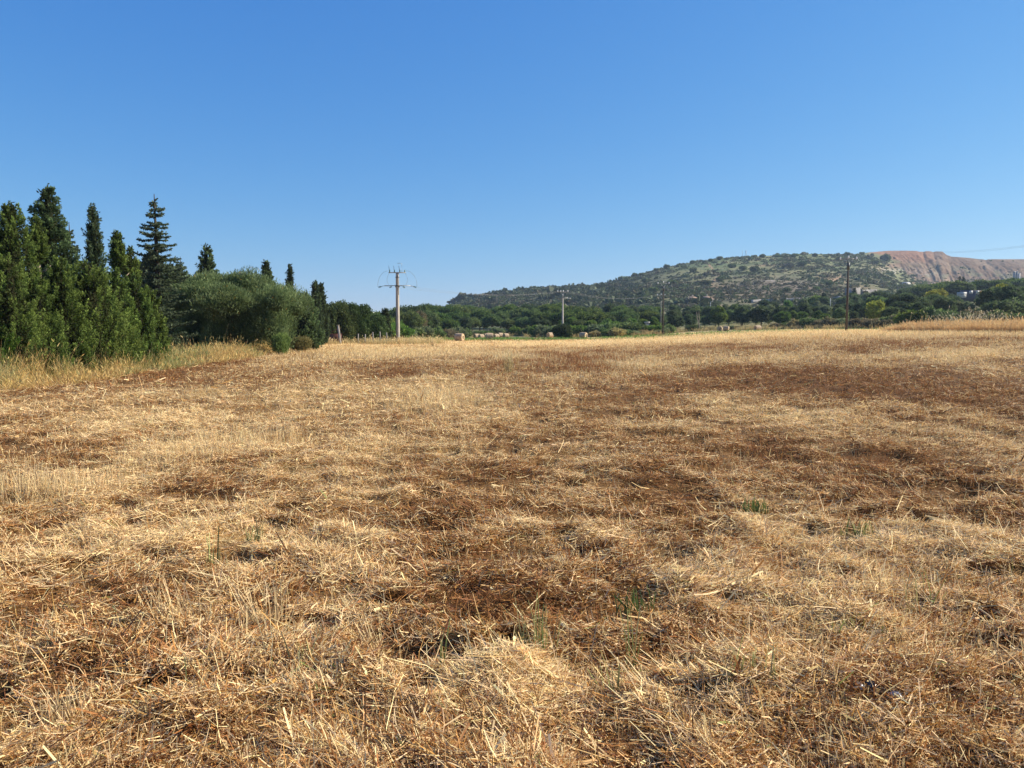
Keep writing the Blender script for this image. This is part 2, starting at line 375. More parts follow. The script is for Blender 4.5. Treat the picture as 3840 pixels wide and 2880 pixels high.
    ch = mixc(ch, np.array([.36, .32, .28]), rk[:, None] * .85); cq = mixc(cq, np.array([.36, .32, .28]), rk[:, None] * .5)
    hl = S((Rr - 215) / 60).reshape(-1, 1)
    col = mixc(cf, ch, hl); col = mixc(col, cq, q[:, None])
    cy = V[Q].mean(1)[:, 1]; rq = Rr.reshape(-1)[Q].mean(1); qq = q[Q].mean(1) > .5
    def sub(name, mask, mat):
        f = Q[mask]; used, inv = np.unique(f, return_inverse=True)
        o = mesh_obj(name, V[used], inv.reshape(-1, 4), mat, col[used], smooth=True); return tag(o, kind='structure')
    fm = rq < 200
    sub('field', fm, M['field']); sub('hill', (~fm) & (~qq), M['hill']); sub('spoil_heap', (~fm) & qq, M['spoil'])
build_terrain()

# ------------------------------------------------------------------ straw, stubble and grass
def unit(v): return v / (np.linalg.norm(v, axis=-1, keepdims=True) + 1e-9)
def ribbons(P, Dr, Sd, L, W, bend, col, segs=2, taper=.5, colt=None):
    n = len(P); ts = np.linspace(0, 1, segs + 1)
    V = np.empty((n, segs + 1, 2, 3)); K = np.empty((n, segs + 1, 2, 3))
    for k, t in enumerate(ts):
        p = P + Dr * (L * t)[:, None] + bend * (t * t)
        w = (W * (1 - taper * t) * .5)[:, None]
        V[:, k, 0] = p - Sd * w; V[:, k, 1] = p + Sd * w
        c = col if colt is None else col * (1 - t) + colt * t
        K[:, k, 0] = c; K[:, k, 1] = c
    b = (np.arange(n) * (segs + 1) * 2)[:, None, None]
    q = np.array([[2 * k, 2 * k + 1, 2 * k + 3, 2 * k + 2] for k in range(segs)])[None]
    return V.reshape(-1, 3), (b + q).reshape(-1, 4), K.reshape(-1, 3)
def join(parts):
    V, F, K = [], [], []; n = 0
    for v, f, k in parts:
        V.append(v); F.append(f + n); K.append(k); n += len(v)
    return np.concatenate(V), np.concatenate(F), np.concatenate(K)
def side_of(Dr, roll):
    a = unit(np.cross(Dr, np.array([0, 0, 1.0]) + 1e-4)); b = np.cross(a, Dr)
    return unit(a * np.cos(roll)[:, None] + b * np.sin(roll)[:, None])
def straw_palette(b, n):
    """albedo of each straw from the brownness of the spot"""
    k = R.random(n); c = np.empty((n, 3))
    pick = k + (b - .5) * 1.15
    c[:] = pale_c
    c[pick > .26] = gold_c * .6 + pale_c * .4
    c[pick > .44] = gold_c * .85
    c[pick > .58] = brown_c * 1.25
    c[pick > .80] = rust_c * .85
    c[pick > 1.05] = dark_c
    c = c * R.uniform(.62, 1.22, (n, 1)) * R.uniform(.94, 1.06, (n, 3))
    g = R.random(n) < .006
    c[g] = np.array([.26, .30, .09]) * R.uniform(.6, 1.2, (g.sum(), 1))
    return c
def sample_band(r0, r1, n, umax=.80, p=1.0):
    """points ahead of the viewer, density falling with distance"""
    k = R.random(n)
    if p == 2: d = 1 / (1 / r0 + k * (1 / r1 - 1 / r0))          # uniform per log area / d^2...
    elif p == 1: d = r0 * (r1 / r0) ** k                       # count per d ~ 1/d
    else: d = r0 + (r1 - r0) * k
    u = R.uniform(-umax, umax, n)
    return u * d + R.uniform(-.6, .6, n), d
def field_z(x, y):
    r = np.hypot(x, y)
    return T(x, y, False) + lumps(x, y) * (1 - S((r - 35) / 25)) * (r < 60)
def straw():
    parts = []
    for (r0, r1, n, p) in [(1.7, 6, 700000, 1), (6, 16, 560000, 1), (16, 45, 330000, 1), (45, 140, 180000, 1), (.4, 7, 330000, 'rim'), (7, 16, 120000, 'rim')]:
        if p == 'rim':      # the field goes on beside and behind the part in view
            y = R.uniform(r0, r1, n); wd = np.maximum(.8 * y, 1.4 * S((2.2 - y) / .8)); x = np.sign(R.normal(0, 1, n)) * (np.where(y < 1.8, 0, .76 * y) + 4.5 * R.random(n) ** 1.15)
        else: x, y = sample_band(r0, r1, n, p=p)
        if r0 > 40: keep = np.abs(x) < y * .8
        b = brownness(x, y); d = y
        # left edge of the mown field
        edge = np.interp(y, [0, 18, 30, 45, 56, 80, 95, 200], [-13, -13.2, -14.4, -15.3, -17, -21.5, -23, -24])
        ok = x > edge - 1.0
        x, y, b, d = x[ok], y[ok], b[ok], d[ok]; n = len(x)
        # windrow clumping: drop some straw from the hollows
        cl = fbm(x / .36, y / .36, 2, 9)
        ok = R.random(n) < np.clip(.45 + 2.8 * (cl - .38) + .3 * (.5 - b), .28, 1) * (1 - .72 * pits(x, y)); x, y, b, d, cl = x[ok], y[ok], b[ok], d[ok], cl[ok]; n = len(x)
        lod = np.clip(d / 9.0, 1, None)
        flow = 2.6 * fbm(x / 1.3, y / 1.3, 2, 41) * PI + .3
        th = flow + R.normal(0, 1.25, n)
        el = R.normal(.04, .19, n) 
        el = np.where(R.random(n) < .16, R.uniform(.3, 1.25, n), el)
        Dr = np.stack([np.cos(th) * np.cos(el), np.sin(th) * np.cos(el), np.sin(el)], 1)
        L = np.exp(R.normal(math.log(.064), .62, n)); L = np.clip(L, .022, .32) * np.clip(lod ** .45, 1, 2.6)
        L = np.where(el > .3, L * .62, L)
        W = R.uniform(.0022, .0062, n) * (1.25 if p == 'rim' else 1) * np.where(R.random(n) < .04, 2.6, 1) * lod ** .85
        layer = R.random(n) ** 1.2 * (.012 + .13 * np.clip(cl - .30, 0, 1)) 
        z = field_z(x, y) + layer
        P = np.stack([x, y, z], 1) - Dr * (L * .5)[:, None] * (np.abs(el) < .3)[:, None]
        P[:, 2] = np.maximum(P[:, 2], field_z(P[:, 0], P[:, 1]) - .01)
        bend = R.normal(0, .22, (n, 3)) * L[:, None]; bend[:, 2] -= .05 * L
        c = straw_palette(np.clip(b + .85 * (.52 - (layer / (.012 + .13 * np.clip(cl - .30, 0, 1)))) + .10 * S((12 - y) / 6), 0, 1.0), n)  # deeper straw is older and browner; also paints lit tops over shaded layers
        Sd = side_of(Dr, R.normal(0, .7, n))
        parts.append(ribbons(P, Dr, Sd, L, W, bend, c, 2 if r0 < 15 else 1, .35))
    V, F, K = join(parts)
    tag(mesh_obj('straw', V, F, M['straw'], K), 'cut dry straw lying over the mown field', 'straw', kind='stuff')
    # standing stubble
    parts = []
    for (r0, r1, n) in [(2.2, 8, 34000), (8, 24, 90000), (24, 60, 150000), (60, 135, 170000)]:
        x, y = sample_band(r0, r1, n)
        edge = np.interp(y, [0, 18, 30, 45, 56, 80, 95, 200], [-13, -13.2, -14.4, -15.3, -17, -21.5, -23, -24])
        sp = blobs(STAND, x, y); cl = fbm(x / .8, y / .8, 2, 131)
        pr = np.clip(.12 + .25 * S((y - 20) / 30) + .9 * S((cl - .52) / .15) * .5 + .9 * sp, 0, 1)
        ok = (R.random(n) < pr) & (x > edge)
        x, y, sp = x[ok], y[ok], sp[ok]; n = len(x); b = brownness(x, y); lod = np.clip(y / 9, 1, None)
        th = R.uniform(0, 2 * PI, n); el = PI / 2 - np.abs(R.normal(0, .28, n)) - .08
        Dr = np.stack([np.cos(th) * np.cos(el), np.sin(th) * np.cos(el), np.sin(el)], 1)
        L = R.uniform(.05, .14, n) * (1 + .8 * np.clip(sp, 0, 1.2)) * np.clip(lod ** .25, 1, 1.9)
        W = R.uniform(.0018, .0036, n) * lod ** .85
        P = np.stack([x, y, field_z(x, y) - .01], 1)
        c = straw_palette(np.clip(b - .12 - .25 * sp, 0, 1), n)
        c = np.where((b > .72)[:, None] & (R.random(n) < .6)[:, None], rust_c * R.uniform(.7, 1.2, (n, 1)), c)
        parts.append(ribbons(P, Dr, side_of(Dr, R.uniform(0, PI, n)), L, W, R.normal(0, .08, (n, 3)) * L[:, None], c * .8, 1, .25, c * 1.08))
    V, F, K = join(parts)
    tag(mesh_obj('stubble', V, F, M['straw'], K), 'short cut stubble standing among the straw', 'stubble', kind='stuff')
straw()

def grass_area(name, label, x, y, h, hs, wid, cb, ct, lean=.25, lod0=9.0, mat='grass', heads=0.0, z0=0.0, cat='grass'):
    n = len(x); lod = np.clip(y / lod0, 1, None)
    th = R.uniform(0, 2 * PI, n); el = PI / 2 - np.abs(R.normal(0, lean, n))
    Dr = np.stack([np.cos(th) * np.cos(el), np.sin(th) * np.cos(el), np.sin(el)], 1)
    L = h * np.exp(R.normal(0, hs, n)); W = R.uniform(.6, 1.4, n) * wid * lod ** .8
    P = np.stack([x, y, field_z(x, y) - .02 + z0], 1)
    bend = np.stack([np.cos(th), np.sin(th), -np.ones(n) * .35], 1) * (L * R.uniform(.02, .4, n))[:, None]
    Sd = side_of(Dr, R.uniform(0, PI, n))
    parts = [ribbons(P, Dr, Sd, L, W, bend, cb, 3, .75, ct)]
    if heads:
        k = R.random(n) < heads; m = k.sum()
        tip = P[k] + Dr[k] * L[k][:, None] * .96 + bend[k] * .93
        dh = unit(Dr[k] + bend[k] * 1.5 / L[k][:, None] + R.normal(0, .2, (m, 3)))
        hh = R.uniform(.06, .12, m) * np.clip(lod[k] ** .3, 1, 2)
        parts.append(ribbons(tip, dh, side_of(dh, R.uniform(0, PI, m)), hh, W[k] * 1.9, R.normal(0, .02, (m, 3)), ct[k] * .95, 2, .6))
    V, F, K = join(parts)
    return tag(mesh_obj(name, V, F, M[mat], K), label, cat, kind='stuff')
def pick(cols, wts, n, jit=.2):
    c = np.array(cols)[R.choice(len(cols), n, p=np.array(wts) / sum(wts))]
    return c * R.uniform(1 - jit, 1 + jit, (n, 1)) * R.uniform(.95, 1.05, (n, 3))
# verge along the trees on the left
EY = [14, 18, 24, 30, 45, 56, 80, 90, 95, 101]; EX = [-12.3, -13.2, -13.9, -14.4, -15.3, -17, -21.5, -22.2, -22.4, -22]
n = 60000
y = 15 * (93 / 15) ** R.random(n); off = R.random(n) ** 1.25 * (3.4 + y * .012)
x = np.interp(y, EY, EX) - off + .9 * (fbm(y / 3, y * 0, 2, 141) - .5)
cl = fbm(x / .9, y / 1.6, 2, 145); ok = R.random(n) < np.clip(.15 + 2.2 * (cl - .33), .04, 1)
x, y, off, cl = x[ok], y[ok], off[ok], cl[ok]; n = len(x)
gr = S((fbm(x / 2.2, y / 5, 2, 147) - .46) / .12) * .6 + .10 + .25 * S((off - 1.6) / 2)
isg = R.random(n) < gr
cb = np.where(isg[:, None], pick([(.13, .17, .045), (.20, .22, .07)], [1, 1], n), pick([(.44, .28, .09), (.52, .36, .12), (.30, .16, .07)], [3, 3, 2], n))
ct = np.where(isg[:, None], pick([(.22, .26, .09), (.36, .34, .15)], [1, 1], n), pick([(.66, .46, .16), (.74, .56, .24), (.46, .27, .11)], [4, 3, 2], n))
hh = (.18 + .40 * S((off - .2) / 1.6)) * (.35 + 1.4 * np.clip(fbm(x / 1.1, y / 2.0, 3, 149), 0, 1)) * (1 - .25 * S((y - 60) / 30))
grass_area('verge_grass', 'tall yellow dry grass along the edge of the field by the conifers', x, y, hh, .3, .0045, cb, ct, .28, heads=.35)
# grey green grass at the near left corner
n = 4000; x = -14.3 - R.random(n) * 2.2; y = 19.8 + R.random(n) * 3.4; x = x - .12 * (y - 19)
cb = pick([(.09, .14, .05), (.16, .20, .08), (.36, .27, .11)], [2, 2, 2], n); ct = pick([(.20, .27, .11), (.32, .36, .16), (.62, .48, .22)], [2, 2, 2], n)
grass_area('green_grass', 'grey green tall grass clump at the near end of the verge', x, y, np.full(n, .62), .3, .0035, cb, ct, .28)
# far left end of the field, between the last hedge and the concrete pole
n = 16000; x = R.uniform(-26, -8, n); y = R.uniform(91, 108, n); cl = fbm(x / 1.6, y / 2.5, 2, 151)
ok = R.random(n) < np.clip(2.6 * (cl - .36), .05, 1) * S((-9 - x) / 4 + .3); x, y = x[ok], y[ok]; n = len(x)
grass_area('rough_grass', 'pale rough grass around the foot of the concrete pole and fence posts', x, y, np.full(n, .55), .3, .006, pick([(.40, .28, .12), (.22, .22, .08)], [3, 1], n), pick([(.68, .53, .27), (.40, .37, .17)], [3, 1], n), .25, heads=.3)
# grass behind the bales at the foot of the wood
n = 40000; u = R.uniform(-.11, .56, n); hd = np.interp((u * FPX + 512) * 3.75, [1480, 1640, 1780, 1950, 2020, 2100, 2300, 2480, 2540, 2640, 2850, 2950, 3100, 3300, 3560], [150, 185, 224, 222, 196, 184, 178, 178, 200, 212, 204, 190, 170, 150, 134])
y = hd - 13 * R.random(n) ** 1.3 + 3; x = u * y; cl = fbm(x / 3, y / 4, 2, 155)
ok = R.random(n) < np.clip(2.4 * (cl - .40), .03, 1); x, y = x[ok], y[ok]; n = len(x)
grass_area('margin_grass', 'ochre grass margin at the foot of the wood', x, y, np.full(n, .75), .3, .008, pick([(.30, .20, .09), (.18, .18, .07), (.40, .30, .13)], [2, 2, 2], n), pick([(.52, .40, .19), (.33, .31, .13), (.62, .47, .22)], [2, 2, 2], n), .3)
# uncut reddish grass bank on the right
n = 60000; k = R.random(n) ** 1.5; v = R.random(n)
fx = np.interp(v, [0, .25, .6, 1], [41.5, 40.5, 39, 42]); fy = np.interp(v, [0, .25, .6, 1], [88, 76, 62, 48])
x = fx + k * 26 + .8 * (fbm(v * 18, v * 0, 2, 161) - .5); y = fy + k * 14
cl = fbm(x / 2, y / 2, 2, 163); hh = (.72 + .5 * cl) * (.75 + .25 * S(k * 14)) * (.6 + .4 * S(v / .12))
grass_area('uncut_grass', 'tall uncut reddish brown grass bank beside the mown field', x, y, hh, .16, .006, pick([(.26, .12, .06), (.33, .18, .085), (.22, .10, .05)], [2, 2, 1], n), pick([(.70, .47, .21), (.58, .36, .15), (.76, .55, .28)], [3, 2, 2], n), .16, heads=.12)
# pale reed plumes above the bank
n = 260; x0 = R.normal(0, 1, n); x = 44.2 + x0 * 1.9; y = 74.5 + R.normal(0, 1.6, n)
grass_area('wild_oats', 'pale feathery reed plumes leaning over the uncut bank', x, y, np.full(n, 1.75), .14, .0045, pick([(.35, .30, .14)], [1], n), pick([(.62, .56, .36), (.70, .62, .42)], [1, 1], n), .3, heads=1.0)
# weedy strip
n = 90000; x = R.uniform(-28, 75, n); y = R.uniform(112, 190, n); g = greenstrip(x, y)
ok = R.random(n) < g * .9; x, y = x[ok], y[ok]; n = len(x)
grass_area('green_weeds', 'low green weeds growing in a strip near the end of the field', x, y, np.full(n, .28), .35, .035, pick([(.05, .10, .02), (.07, .13, .03)], [1, 1], n), pick([(.12, .26, .05), (.17, .30, .06), (.26, .28, .09)], [2, 2, 1], n), .7, lod0=25)

# ------------------------------------------------------------------ foliage builders
def cards(P, Dr, L, W, roll=None):
    n = len(P); Sd = side_of(Dr, R.uniform(0, PI, n) if roll is None else roll)
    V = np.stack([P, P + Dr * (L * .5)[:, None] + Sd * (W * .5)[:, None], P + Dr * L[:, None], P + Dr * (L * .5)[:, None] - Sd * (W * .5)[:, None]], 1)
    return V.reshape(-1, 3), np.arange(4 * n).reshape(n, 4)
def sphere_core(c, rad, col, nu=10, nv=7, seed=0):
    th = np.linspace(0, 2 * PI, nu, endpoint=False); ph = np.linspace(-PI / 2, PI / 2, nv)
    A, B = np.meshgrid(th, ph); d = np.stack([np.cos(A) * np.cos(B), np.sin(A) * np.cos(B), np.sin(B)], -1)
    k = .85 + .3 * vn(A * 2 + seed, B * 2 + seed, 7)
    V = (np.array(c) + d * np.array(rad) * k[..., None]).reshape(-1, 3)
    i, j = np.meshgrid(np.arange(nv - 1), np.arange(nu), indexing='ij')
    Q = np.stack([i * nu + j, i * nu + (j + 1) % nu, (i + 1) * nu + (j + 1) % nu, (i + 1) * nu + j], -1).reshape(-1, 4)
    return V, Q, np.tile(np.array(col), (len(V), 1))
def crown_lobes(lobes, n, size, asp, base, up=.45, tipc=None, jit=.22, core=.72, flat=.0, spread=.25, seed=0, odd=None):
    """leaf cards over a cluster of lobes; lobes (m, 6): centre, radii"""
    lb = np.array(lobes, float); area = (lb[:, 3] * lb[:, 4] + lb[:, 4] * lb[:, 5] + lb[:, 3] * lb[:, 5])
    k = R.choice(len(lb), n * 2, p=area / area.sum())
    d = unit(R.normal(0, 1, (n * 2, 3))); d[:, 2] = np.where(R.random(n * 2) < .35, np.abs(d[:, 2]), d[:, 2])
    nz = fbm(d[:, 0] * 2.6 + k * 3.1 + seed, d[:, 1] * 2.6 + d[:, 2] * 2.1 + seed, 2, 201)
    rad = (.80 + spread * R.random(n * 2) ** 1.5) * (.78 + .5 * nz)
    P = lb[k, :3] + d * lb[k, 3:] * rad[:, None]
    keep = np.ones(n * 2, bool)
    for m in range(len(lb)):
        q = (((P - lb[m, :3]) / lb[m, 3:]) ** 2).sum(1); keep &= (q > .55) | (k == m)
    idx = np.nonzero(keep)[0][:n]; P, d, k, nz = P[idx], d[idx], k[idx], nz[idx]; n = len(P)
    Dr = unit(d * .7 + R.normal(0, .55, (n, 3)) + np.array([0, 0, up]))
    L = size * R.uniform(.6, 1.4, n)
    V, F = cards(P - Dr * (L * .4)[:, None], Dr, L, L * asp)
    lobev = R.uniform(1 - jit * .7, 1 + jit * .7, len(lb))[k]
    c = np.array(base) * (lobev * R.uniform(1 - jit, 1 + jit, n))[:, None]
    if tipc is not None:
        t = (S((nz - .45) / .25) * R.random(n))[:, None]; c = c * (1 - t) + np.array(tipc) * t * lobev[:, None]
    if odd is not None:
        o = R.random(n) < odd[1]; c[o] = np.array(odd[0]) * R.uniform(.7, 1.3, (o.sum(), 1))
    parts = [(V, F, np.repeat(c, 4, 0))]
    for i, l in enumerate(lb):
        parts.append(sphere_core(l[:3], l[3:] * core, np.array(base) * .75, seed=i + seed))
    return join(parts)
def crown_conifer(h, r, n, base, tipc, t0=.03, prof=None, size=.13, droop=.0, seed=0, lump=.42, ridge=3.0, core=.60, asp=.42, upr=.75):
    prof = prof or (lambda t: np.minimum(1, (1 - t) ** .75 * 1.25) * np.minimum(1, .55 + 4 * t))
    m = n // 9
    t = R.random(m * 3); t = t0 + (1 - t0) * t; ok = R.random(m * 3) < prof(t) + .05; t = t[ok][:m]; m = len(t)
    th = R.uniform(0, 2 * PI, m)
    def rad(t, th):
        nz = .6 * fbm(np.cos(th) * ridge * .8 + seed, np.sin(th) * ridge * .8 + t * h * .55, 3, 211) + .4 * fbm(th * 1.3 + seed * 2, t * h * 1.5, 2, 217)
        return r * prof(t) * (1 - lump + 2 * lump * nz), nz
    Rd, nz = rad(t, th)
    Rs = Rd * (1 - .28 * R.random(m) ** 2)
    A = np.stack([np.cos(th) * Rs, np.sin(th) * Rs, t * h], 1)
    out = np.stack([np.cos(th), np.sin(th), np.zeros(m)], 1)
    tw = R.normal(0, .35, (m, 3))
    sd = unit(out * (1 - upr * .6) + np.array([0, 0, upr]) + tw - np.array([0, 0, droop]))
    sl = R.uniform(.22, .55, m) * (.4 + .6 * prof(t)) * (size / .13) ** .5
    k = 9; q = R.random((m, k))
    P = (A[:, None] + sd[:, None] * (sl[:, None] * (q - .45))[..., None] + R.normal(0, .05 * size / .13, (m, k, 3)))
    Dr = unit(sd[:, None] + R.normal(0, .55, (m, k, 3)) - np.array([0, 0, droop]) * .6)
    L = size * R.uniform(.6, 1.5, (m, k))
    V, F = cards(P.reshape(-1, 3), Dr.reshape(-1, 3), L.ravel(), L.ravel() * asp)
    sv = R.uniform(.72, 1.25, m) * (.75 + .5 * nz)
    mixv = np.clip(q * .9 * R.uniform(.3, 1.1, (m, 1)), 0, 1)[..., None]
    c = (np.array(base) * (1 - mixv) + np.array(tipc) * mixv) * sv[:, None, None]
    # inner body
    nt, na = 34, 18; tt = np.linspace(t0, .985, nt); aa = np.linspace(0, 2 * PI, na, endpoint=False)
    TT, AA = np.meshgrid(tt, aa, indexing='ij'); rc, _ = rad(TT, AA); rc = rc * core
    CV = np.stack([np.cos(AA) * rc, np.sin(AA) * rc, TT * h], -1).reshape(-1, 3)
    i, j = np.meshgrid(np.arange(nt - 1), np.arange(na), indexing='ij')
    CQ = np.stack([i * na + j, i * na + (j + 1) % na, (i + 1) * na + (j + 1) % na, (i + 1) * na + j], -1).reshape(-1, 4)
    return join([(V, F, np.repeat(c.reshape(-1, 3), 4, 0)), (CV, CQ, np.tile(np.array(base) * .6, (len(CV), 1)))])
def crown_plumes(h, r, n, base, tipc, t0=.03, prof=None, size=.13, seed=0, pw=.21, pl=.66, out=.46, droop=0.0, asp=.34):
    """a conifer as overlapping feathery plumes on a dark inner body"""
    prof = prof or cone
    area = r * h * 3.2; m = int(np.clip(area / (pw * pl * .46), 40, 800))
    t = np.sort(t0 + (.99 - t0) * R.random(m * 4)); t = t[R.random(m * 4) < prof(t) * .9 + .12]; t = R.permutation(t)[:m]; m = len(t)
    th = R.uniform(0, 2 * PI, m); wob = fbm(np.cos(th) * 1.5 + seed, t * h * .5 + np.sin(th) * 1.5, 2, 211)
    sc_ = (.55 + .45 * prof(t)) * R.uniform(.7, 1.3, m)
    rad = np.maximum(.02, r * prof(t) * (.72 + .62 * wob) - pw * .45 * sc_) * np.where(R.random(m) < .3, R.uniform(.55, .95, m), 1)
    Cn = np.stack([np.cos(th) * rad, np.sin(th) * rad, t * h - pl * .25 * sc_], 1)
    o = np.stack([np.cos(th), np.sin(th), np.zeros(m)], 1)
    up = np.where(t > .93, 1.6, 1.0)[:, None]
    ax = unit(o * out * R.uniform(.5, 1.4, (m, 1)) + np.array([0, 0, 1.0]) * up * (1 - droop) + R.normal(0, .16, (m, 3)))
    k = R.integers(0, m, n)
    v = R.random(n) ** .85; ang = R.uniform(0, 2 * PI, n)
    e1 = unit(np.cross(ax, o + .01)); e2 = np.cross(ax, e1)
    w_ = pw * .5 * sc_[k] * np.sin(np.clip(v * .92 + .08, 0, 1) * PI) ** .6 * np.sqrt(R.random(n) * .75 + .25)
    dv = e1[k] * np.cos(ang)[:, None] + e2[k] * np.sin(ang)[:, None]
    P = Cn[k] + ax[k] * (pl * sc_[k] * (v - .15))[:, None] + dv * w_[:, None]
    Dr = unit(ax[k] * .8 + dv * .55 + R.normal(0, .38, (n, 3)) - np.array([0, 0, droop]))
    L = size * R.uniform(.6, 1.5, n)
    V, F = cards(P - Dr * (L * .4)[:, None], Dr, L, L * asp)
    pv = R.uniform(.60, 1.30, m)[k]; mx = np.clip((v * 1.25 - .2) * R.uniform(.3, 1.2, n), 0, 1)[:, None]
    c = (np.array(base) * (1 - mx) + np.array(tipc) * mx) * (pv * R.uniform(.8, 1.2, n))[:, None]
    inner = crown_conifer(h, r * .68, n // 3, np.array([.044, .046, .018]), np.array(base) * 1.0, t0, prof, size * 1.25, droop * .3, seed, .34, core=.55)  # dead brown inner foliage, kept dark to paint shade into the gaps
    return join([(V, F, np.repeat(c, 4, 0)), inner])
def crown_spruce(h, r, base, tipc, seed=0, step=.30, t0=.06, size=.17, per=44):
    parts = []; z = h * t0
    while z < h * .965:
        t = z / h; rl = r * (1 - t) ** .8 * (1.12 if t > .15 else .9); nb = int(5 + 4 * (1 - t)) ; a0 = random.random() * 7
        for b in range(nb):
            a = a0 + b * 2 * PI / nb + random.gauss(0, .25); ln = max(.10, rl * random.choice((.6, .8, 1.0, 1.25)) * random.uniform(.9, 1.15)); zz = z + random.gauss(0, step * .35)
            m = max(6, int(per * ln / 1.2 * 4)); s = R.random(m) ** .75
            dr = np.array([math.cos(a), math.sin(a), 0.0])
            zc = zz - ln * .25 * s + ln * .28 * s ** 2.2
            P = dr * (s * ln)[:, None] + np.stack([np.zeros(m), np.zeros(m), zc], 1)
            wd = .16 * (1 - s * .6) * min(1, ln) + .04
            sp = np.array([-dr[1], dr[0], 0.0]); sg = R.choice([-1, 1], m)
            P = P + sp * (sg * wd * R.random(m))[:, None]
            Dr = unit(dr * .55 + sp * sg[:, None] * .5 + R.normal(0, .35, (m, 3)) + np.array([0, 0, -.42]) * R.random((m, 1)))
            L = size * R.uniform(.7, 1.4, m)
            V, F = cards(P, Dr, L, L * .42)
            mx = (s * R.random(m))[:, None]; c = (np.array(base) * (1 - mx) + np.array(tipc) * mx) * R.uniform(.7, 1.25, (m, 1))
            parts.append((V, F, np.repeat(c, 4, 0)))
        z += step * (.8 + .4 * random.random()) * (1.1 - .4 * t)
    return join(parts)
def trunk(h, r0, parent, mat='bark', lean=0.0, branches=0, name='trunk', top=.1):
    b = MB(); pts = [(lean * t * t, .04 * h * math.sin(3 * t) * .3, h * t - .15 * (t == 0)) for t in (0, .2, .45, .7, 1)]
    b.tube(pts, [r0 * 1.25, r0, r0 * .8, r0 * .55, r0 * top], 8)
    for k in range(branches):
        a = random.random() * 2 * PI; z0 = h * random.uniform(.25, .6); l = h * random.uniform(.25, .5)
        b.tube([(0, 0, z0), (math.cos(a) * l * .5, math.sin(a) * l * .5, z0 + l * .5), (math.cos(a) * l * .8, math.sin(a) * l * .8, z0 + l)], [r0 * .5, r0 * .35, r0 * .1], 5)
    return b.build(name, M[mat], parent, True)
def crown(parts, parent, mat='leaf', name='crown'):
    V, F, K = parts
    return mesh_obj(name, V, F, M[mat], K, parent)

LEY_B, LEY_T = (.054, .092, .022), (.215, .285, .066)
DRK_B, DRK_T = (.056, .092, .038), (.175, .240, .098)
slim = lambda t: np.minimum(1, (1 - t) ** .50 * 1.12) * np.minimum(1, .6 + 3.0 * t)
cone = lambda t: np.minimum(1.0, (1 - t) ** .60 * 1.12) * np.minimum(1, .75 + 3 * t)
bushy = lambda t: np.sqrt(np.clip(1 - t ** 2.2, 0, 1)) * np.minimum(1, .75 + 2 * t)
